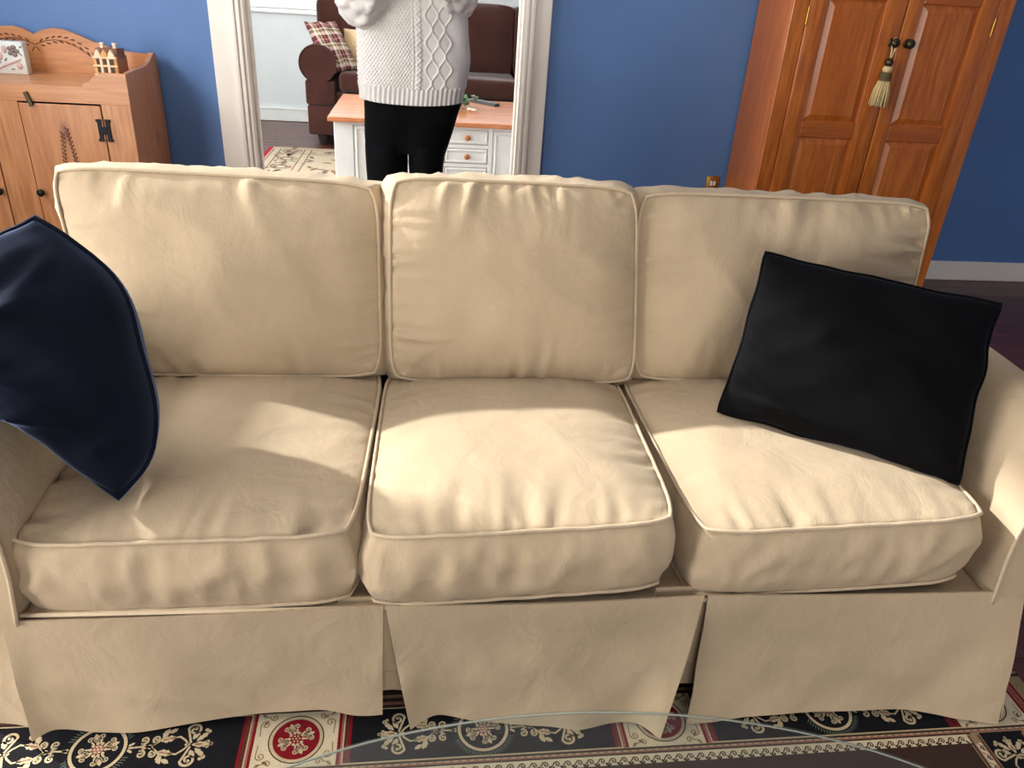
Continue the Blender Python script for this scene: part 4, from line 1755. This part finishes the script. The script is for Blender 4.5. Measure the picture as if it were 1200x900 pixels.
# white coffee table with wooden top
TY0, TY1 = 5.15, 6.05
ct = thing('white_table', 'white painted coffee table with wooden top and drawers beyond the doorway', 'table', (.08, 5.6, 0))
b = B()
NB = 6
for k in range(NB):
    y0 = TY0 - .035 + k * (TY1 - TY0 + .07) / NB
    bb = B()
    bb.box(-.645, .80, y0 + .0008, y0 + (TY1 - TY0 + .07) / NB - .0008, .520, .550, .004 if k in (0, NB - 1) else .002)
    obj('top_board', bb, M['tabletop'], ct)
b.box(-.605, .76, TY0 + .02, TY1, .03, .518, .004)
obj('carcass', b, M['white_paint'], ct)
for x0, x1 in ((-.612, -.492), (-.252, -.222), (.058, .088), (.372, .400), (.645, .768)):
    b = B()
    b.box(x0, x1, TY0, TY0 + .03, .0065, .518, .003)
    obj('stile', b, M['white_paint'], ct)
for z0, z1 in ((.500, .518), (.383, .405), (.262, .284), (.03, .12)):
    b = B()
    b.box(-.222, .372, TY0 + .001, TY0 + .03, z0, z1, .002)
    obj('rail', b, M['white_paint'], ct)
for x0, x1 in ((-.492, -.252), (.400, .645)):
    b = B()
    b.box(x0, x1, TY0 + .001, TY0 + .03, .500, .518, .002)
    b.box(x0, x1, TY0 + .001, TY0 + .03, .03, .10, .002)
    obj('rail', b, M['white_paint'], ct)


def front_panel(kind, x0, x1, z0, z1, kx, kz, inset):
    b = B()
    b.box(x0 + .004, x1 - .004, TY0 + .006, TY0 + .024, z0 + .004, z1 - .004, .002)
    d = obj(kind, b, M['white_paint'], ct)
    b = B()
    i = inset
    for (p0, p1, q0, q1) in ((x0 + i, x1 - i, z0 + i, z0 + i + .012), (x0 + i, x1 - i, z1 - i - .012, z1 - i), (x0 + i, x0 + i + .012, z0 + i + .012, z1 - i - .012), (x1 - i - .012, x1 - i, z0 + i + .012, z1 - i - .012)):
        b.box(p0, p1, TY0 - .002, TY0 + .008, q0, q1, .003)
    obj('bead_moulding', b, M['white_paint'], d)
    b = B()
    b.lathe([(.008, 0), (.008, -.012), (.017, -.018), (.019, -.027), (.011, -.034)], (kx, TY0 + .006, kz), 'Y', 16)
    obj('knob', b, M['knobwood'], d, smooth=60)


front_panel('door', -.492, -.252, .10, .500, -.29, .395, .014)
front_panel('door', .400, .645, .10, .500, .562, .395, .014)
for x0, x1 in ((-.222, .058), (.088, .372)):
    for z0, z1 in ((.405, .500), (.284, .383), (.12, .262)):
        front_panel('drawer', x0, x1, z0, z1, (x0 + x1) / 2 + .005, (z0 + z1) / 2, .008)

rm = thing('remote_control', 'black remote control lying on the white table top beyond the doorway', 'remote', (.40, 5.93, .55))
b = B()
p0, p1 = Vector((.285, 6.02, .561)), Vector((.475, 5.83, .561))
dv = (p1 - p0).normalized()
sd = Vector((-dv.y, dv.x, 0)) * .026
b.prism([p0 - sd + Vector((0, 0, -.0105)), p1 - sd + Vector((0, 0, -.0105)), p1 + sd + Vector((0, 0, -.0105)), p0 + sd + Vector((0, 0, -.0105))], (0, 0, .020))
bmesh.ops.bevel(b.b, geom=list(b.b.edges), offset=.004, segments=2, affect='EDGES')
rb = obj('body', b, M['remote'], rm)
for k in range(8):
    for s in (-1, 0, 1):
        b = B()
        c = p0 + dv * (.05 + .021 * k) + sd * .55 * s
        b.lathe([(.005, .0095), (.005, .0115), (.003, .0125)], (c.x, c.y, .561), 'Z', 8)
        obj('button', b, M['button'], rm, smooth=60)

sg = thing('flower_sprig', 'small green sprig with cream blossoms on the white table beside the remote', 'plant', (.22, 5.62, .5505))
b = B()
leaves = []
for k in range(46):
    a = R.uniform(0, 2 * PI)
    r = R.uniform(.01, .085)
    h = R.uniform(.004, .085)
    bb = b
    x, y, z = .232 + r * math.cos(a), 5.66 + r * .8 * math.sin(a), .556 + h
    L = R.uniform(.035, .060)
    el = R.uniform(-.1, .8)
    d = Vector((math.cos(a) * math.cos(el), math.sin(a) * math.cos(el), math.sin(el)))
    s = Vector((-math.sin(a), math.cos(a), 0)) * L * .32
    c = Vector((x, y, z))
    n = d.cross(s).normalized() * .0008
    pts = [c, c + d * L * .35 + s, c + d * L * .75 + s * .7, c + d * L, c + d * L * .75 - s * .7, c + d * L * .35 - s]
    b.prism(pts, n)
obj('foliage', b, M['leaf'], sg, smooth=0)
b = B()
for (x, y, z) in ((.205, 5.66, .553), (.19, 5.68, .555), (.225, 5.65, .553)):
    b.tube([(x, y, z), (x + .01, y, z + .03), (x + .02, y - .01, z + .06)], .0025, 6)
obj('stem', b, M['leaf'], sg)
for (x, y, z) in ((.262, 5.55, .568), (.292, 5.53, .565), (.278, 5.58, .562)):
    b = B()
    for k in range(6):
        a = k * PI / 3
        b.ball((x + .010 * math.cos(a), y + .010 * math.sin(a), z), .009, .009, .006, 8)
    b.ball((x, y, z + .004), .006, seg=8)
    obj('blossom', b, M['blossom'], sg, smooth=60)
# ------------------------------------------------------------------ person in a knitted sweater, standing behind the sofa
PX, PYY = -0.075, 3.50


def skin_body():
    """one continuous figure grown round a jointed skeleton"""
    V, E, Rd = [], [], []

    def add(p, r, parent=None):
        V.append(Vector(p))
        Rd.append(r if isinstance(r, tuple) else (r, r))
        if parent is not None:
            E.append((parent, len(V) - 1))
        return len(V) - 1
    pel = add((PX, PYY, .86), (.135, .10))
    wa = add((PX + .005, PYY, 1.00), (.115, .085), pel)
    ch = add((PX + .005, PYY, 1.22), (.135, .095), wa)
    sh = add((PX, PYY, 1.385), (.10, .075), ch)
    nk = add((PX, PYY - .01, 1.47), .048, sh)
    add((PX, PYY - .02, 1.515), .050, nk)
    for s in (-1, 1):
        hip = add((PX + s * .085 - .015, PYY, .79), .075, pel)
        kn = add((PX + s * .086 - .044, PYY - .015, .44), .052, hip)
        cf = add((PX + s * .084 - .035, PYY + .012, .32), .054, kn)
        an = add((PX + s * .086 - .035, PYY + .02, .085), .036, cf)
        add((PX + s * .095 - .035, PYY - .05, .045), (.036, .030), an)
        toe = len(V) - 1
        add((PX + s * .102 - .035, PYY - .13, .034), (.034, .022), toe)
        shd = add((PX + s * .155, PYY, 1.385), .056, sh)
        if s < 0:
            el = add((PX - .20, PYY - .115, 1.262), .041, shd)
            wr = add((PX - .105, PYY - .245, 1.410), .027, el)
            pm = add((PX - .070, PYY - .262, 1.458), (.036, .018), wr)
        else:
            el = add((PX + .172, PYY - .02, 1.295), .041, shd)
            wr = add((PX + .105, PYY - .225, 1.425), .027, el)
            pm = add((PX + .070, PYY - .255, 1.470), (.036, .018), wr)
        # four fingers and a thumb, slightly curled
        for k in range(4):
            o = (k - 1.5) * .0185
            L = (.8, 1.0, .95, .75)[k]
            base = add((V[pm].x - s * .010 + o * .5 * s, V[pm].y - .002, V[pm].z + .030 - abs(o) * .2 + o * .35), .0095, pm)
            m1 = add((V[base].x - s * .012 + o * .3 * s, V[base].y - .012, V[base].z + .030 * L), .0088, base)
            add((V[m1].x - s * .016, V[m1].y - .004, V[m1].z + .018 * L), .0075, m1)
        t1 = add((V[pm].x - s * .030, V[pm].y - .012, V[pm].z + .004), .0105, pm)
        add((V[t1].x - s * .018, V[t1].y - .012, V[t1].z + .020), .0085, t1)
    me = bpy.data.meshes.new('person')
    me.from_pydata([tuple(v - Vector((PX, PYY, 0))) for v in V], E, [])
    o = bpy.data.objects.new('person', me)
    COL.objects.link(o)
    o.location = (PX, PYY, 0)
    WL[o.name] = Vector((PX, PYY, 0))
    me.materials.append(M['skin'])
    sm = o.modifiers.new('skin', 'SKIN')
    sk = me.skin_vertices[0].data
    for i, r in enumerate(Rd):
        sk[i].radius = r
    sk[0].use_root = True
    sm.use_smooth_shade = True
    ss = o.modifiers.new('sub', 'SUBSURF')
    ss.levels = ss.render_levels = 2
    return o


person = tag(skin_body(), 'person in a cream cable-knit sweater and black trousers standing in front of the doorway', 'person')
# head with face
b = B()
hc = Vector((PX, PYY - .03, 1.61))


def headp(a, d):
    th, ph = a * 2 * PI, (d - .5) * PI
    x, y, z = math.cos(ph) * math.sin(th), -math.cos(ph) * math.cos(th), math.sin(ph)
    w = 1.0 - .22 * smooth01((-z - .15) / .8)
    p = Vector((x * .074 * w, y * (.092 if y < 0 else .098) * (1 - .10 * smooth01((-z - .2) / .8)), z * (.112 if z > 0 else .120)))
    if y < 0:
        nose = math.exp(-(p.x / .014) ** 2) * math.exp(-((p.z + .022) / .028) ** 2)
        brow = math.exp(-((p.z - .022) / .014) ** 2) * math.exp(-(p.x / .05) ** 2)
        eye = sum(math.exp(-((p.x - s * .031) / .016) ** 2) * math.exp(-((p.z - .002) / .013) ** 2) for s in (-1, 1))
        chin = math.exp(-((p.z + .104) / .02) ** 2) * math.exp(-(p.x / .025) ** 2)
        p.y -= .020 * nose + .004 * brow - .007 * eye + .008 * chin
    return hc + p


b.grid(headp, 48, 40, cu=True)
bmesh.ops.remove_doubles(b.b, verts=b.b.verts, dist=.0003)
head = obj('head', b, M['skin'], person, smooth=180)
for s in (-1, 1):
    b = B()
    b.ball((hc.x + s * .031, hc.y - .0775, hc.z + .002), .0125, .0105, .0095, 14)
    obj('eye', b, M['eye'], head, smooth=180)
    b = B()
    b.ball((hc.x + s * .031, hc.y - .0870, hc.z + .002), .0055, .0022, .0055, 12)
    obj('iris', b, M['iris'], head, smooth=180)
    b = B()
    b.ball((hc.x + s * .076, hc.y + .008, hc.z - .005), .008, .018, .030, 14)
    obj('ear', b, M['skin'], head, smooth=180)
    b = B()
    b.tube([(hc.x + s * .016, hc.y - .094, hc.z + .026), (hc.x + s * .032, hc.y - .092, hc.z + .031), (hc.x + s * .048, hc.y - .080, hc.z + .024)], [.0025, .0035, .0018], 6)
    obj('eyebrow', b, M['hair'], head, smooth=180)
b = B()
b.tube([(hc.x - .023, hc.y - .081, hc.z - .062), (hc.x - .008, hc.y - .0905, hc.z - .059), (hc.x + .008, hc.y - .0905, hc.z - .059), (hc.x + .023, hc.y - .081, hc.z - .062)], [.002, .0055, .0055, .002], 8)
obj('mouth', b, M['lip'], head, smooth=180)
b = B()


def hairp(a, d):
    th = (a - .5) * 2 * PI * .80 + PI
    ph = -.55 * PI * .5 + d * (.5 * PI + .55 * PI * .5)
    x, y, z = math.cos(ph) * math.sin(th), -math.cos(ph) * math.cos(th), math.sin(ph)
    r = 1.0 + .03 * nz((x * 8, y * 8, z * 2), 1.0, 2)
    return hc + Vector((x * .086 * r, y * .108 * r + .004, z * .126 * r - (.05 if z < -.2 else 0) * (-z)))


b.grid(hairp, 40, 20)
hr = obj('hair', b, M['hair'], head, smooth=180)
so = hr.modifiers.new('thick', 'SOLIDIFY')
so.thickness = .012

# trousers: two tapering legs joined at the seat
b = B()


def leg_ring(s, z):
    """left edge, right edge, half depth of a trouser leg at height z"""
    k = smooth01((.70 - z) / .6)
    if s < 0:
        return -.284 + .02 * k, -.100 - .010 * k, .100 - .02 * k
    e = .128 - .30 * min(.24, max(0, .90 - z)) if z > .66 else .056
    return -.098 + .003 * smooth01((.70 - z) / .08) + .006 * k, e - .025 * k, .100 - .02 * k


zs = [.07 + .03 * k for k in range(21)] + [.69, .71, .73]
for s in (-1, 1):
    def P(a, d, s=s):
        z = zs[min(int(round(d * (len(zs) - 1))), len(zs) - 1)]
        l, r, hy = leg_ring(s, z)
        th = a * 2 * PI
        w = .005 * nz((math.cos(th) * 2, z * 9, math.sin(th) * 2), 1.0, s) + .004 * nz((math.cos(th) * 3 + z * 4, z * 16, math.sin(th)), 1.0, s + 3)
        return Vector(((l + r) / 2 + ((r - l) / 2 + w * .5) * math.cos(th), PYY + (hy + w) * math.sin(th), z))
    b.grid(P, 36, len(zs) - 1, cu=True)


def seatp(a, d):
    z = .695 + .28 * d
    th = a * 2 * PI
    l = leg_ring(-1, .70)[0]
    r_ = leg_ring(1, z)[1]
    hy = .101 + .022 * smooth01(d * 1.5)
    c, s = math.cos(th), math.sin(th)
    sup = 2.2 + .8 * d
    r = (abs(c) ** sup + abs(s) ** sup) ** (-1 / sup)
    w = .004 * nz((c * 3, z * 14, s * 3), 1.0, 8)
    return Vector(((l + r_) / 2 + ((r_ - l) / 2 + w * .5) * c * r, PYY + (hy + w) * s * r * (1 - .25 * (1 - d) * (1 - abs(c)) ** 2), z))


b.grid(seatp, 48, 16, cu=True)
obj('trousers', b, M['trouser'], person, smooth=180)
for s, x in ((-1, -.182), (1, -.022)):
    b = B()

    def shoep(a, d, x=x):
        th = a * 2 * PI
        y = PYY + .085 - .27 * d
        w = .042 * math.sin(PI * min(1, max(.0, .12 + d * .84))) ** .5
        h = .088 - .045 * smooth01((d - .25) / .6)
        if d < .001 or d > .999:
            w *= .4
        return Vector((x + w * math.cos(th), y, .004 + h / 2 + h / 2 * math.sin(th)))
    V = b.grid(shoep, 20, 18, cu=True)
    b.b.faces.new([r[0] for r in V])
    b.b.faces.new([r[-1] for r in V][::-1])
    obj('shoe', b, M['shoe'], person, smooth=60)

# sweater body: cable, lattice and seed stitch are raised in the mesh
SCX_, HEM = -.070, .917


def knit_relief(xr, z):
    """height of the front pattern, xr = x from the cable column"""
    t = z - HEM
    if t < .062:                                    # ribbed hem
        return .0045 * (0.5 + 0.5 * math.cos(xr * 2 * PI / .019))
    h = 0.0
    if abs(xr) < .020:                              # rope cable with two edge cords
        ph = z * 2 * PI / .036
        h = max(h, .008 * math.exp(-((xr - .007 * math.sin(ph)) / .007) ** 2), .008 * math.exp(-((xr + .007 * math.sin(ph)) / .007) ** 2) * .7)
    h = max(h, .0055 * math.exp(-((xr + .021) / .003) ** 2))
    if xr > .020:                                   # waved cords and diamonds
        for k, x0 in enumerate((.040, .066, .092, .118)):
            ph = z * 2 * PI / .098 + (PI if k % 2 else 0)
            h = max(h, .006 * math.exp(-((xr - x0 - .013 * math.sin(ph)) / .0034) ** 2))
    if xr < -.024:                                  # slanting seed stitch
        h = max(h, .006 * (0.5 + 0.5 * math.sin((xr * 1.5 - z) * 2 * PI / .019)) * (0.6 + 0.4 * math.sin((xr + z * .6) * 2 * PI / .014)))
    return h


def sweaterp(a, d):
    th = a * 2 * PI
    z = HEM + d * .535
    q = d
    hx = .222 + .010 * math.sin(PI * min(1, q * 1.6)) - .004 * smooth01((.07 - q * .535) / .05)
    hx *= 1 - .12 * smooth01((q - .72) / .28)
    hy = .138 - .018 * smooth01((q - .6) / .4)
    if z > 1.372:
        k = min(1.0, (z - 1.372) / .08)
        hx *= 1 - .66 * k ** 1.5
        hy *= 1 - .48 * k ** 1.5
    cx = SCX_ - .012 * (1 - q) + .006 * math.sin(q * 6)
    c, s = math.cos(th), math.sin(th)
    sup = 2.5
    r = (abs(c) ** sup + abs(s) ** sup) ** (-1 / sup)
    x, y = hx * c * r, hy * s * r
    dz = -.012 * math.sin(th) ** 2 * (1 - q) * (1 if s < 0 else 0)
    n = Vector((c / hx, s / hy, 0)).normalized()
    h = knit_relief(x - .022 if s < 0 else x + .3, z)
    f = .010 * nz((x * 7, z * 5, y * 7), 1.0, 2) + .006 * nz((x * 14 + z * 8, z * 9, y * 9), 1.0, 5)
    return Vector((cx + x, PYY + y, z + dz)) + n * (h + f * (1 - .5 * smooth01((.06 - z + HEM) / .06)))


b = B()
b.grid(sweaterp, 460, 190, cu=True)
sw = obj('sweater', b, M['knit'], person, smooth=180)
so = sw.modifiers.new('thick', 'SOLIDIFY')
so.thickness = .006
so.offset = -1


def sleeve(pts, rad):
    b = B()
    P = [Vector(p) for p in pts]

    def S(a, d):
        p = catmull(P, d)
        t = (catmull(P, min(1, d + .02)) - catmull(P, max(0, d - .02))).normalized()
        u = Vector((0, 1, 0))
        u = (u - t * u.dot(t)).normalized()
        v = t.cross(u)
        r = rad[0] * (1 - d) + rad[1] * d
        r += .016 * math.sin(PI * d) ** 2
        th = a * 2 * PI
        r += .006 * nz((d * 7, math.cos(th) * 2, math.sin(th) * 2), 1.0, pts[0][0]) + .009 * max(0, math.cos(th * 5)) ** 3 + .005 * max(0, math.cos(th * 5 + .9 * math.sin(d * 70))) ** 6 + .004 * math.sin(d * 45 + 3 * math.cos(th * 2))
        if d > .93:
            r *= .9
        return p + (u * math.cos(th) + v * math.sin(th)) * r
    b.grid(S, 72, 90, cu=True)
    o = obj('sleeve', b, M['knit'], person, smooth=180)
    m = o.modifiers.new('thick', 'SOLIDIFY')
    m.thickness = .005
    m.offset = -1


sleeve([(PX - .15, PYY, 1.372), (PX - .195, PYY - .05, 1.315), (PX - .202, PYY - .115, 1.275), (PX - .165, PYY - .185, 1.325), (PX - .115, PYY - .235, 1.395)], (.080, .046))
sleeve([(PX + .14, PYY + .01, 1.385), (PX + .165, PYY, 1.335), (PX + .166, PYY - .03, 1.308), (PX + .145, PYY - .13, 1.345), (PX + .11, PYY - .215, 1.410)], (.072, .044))
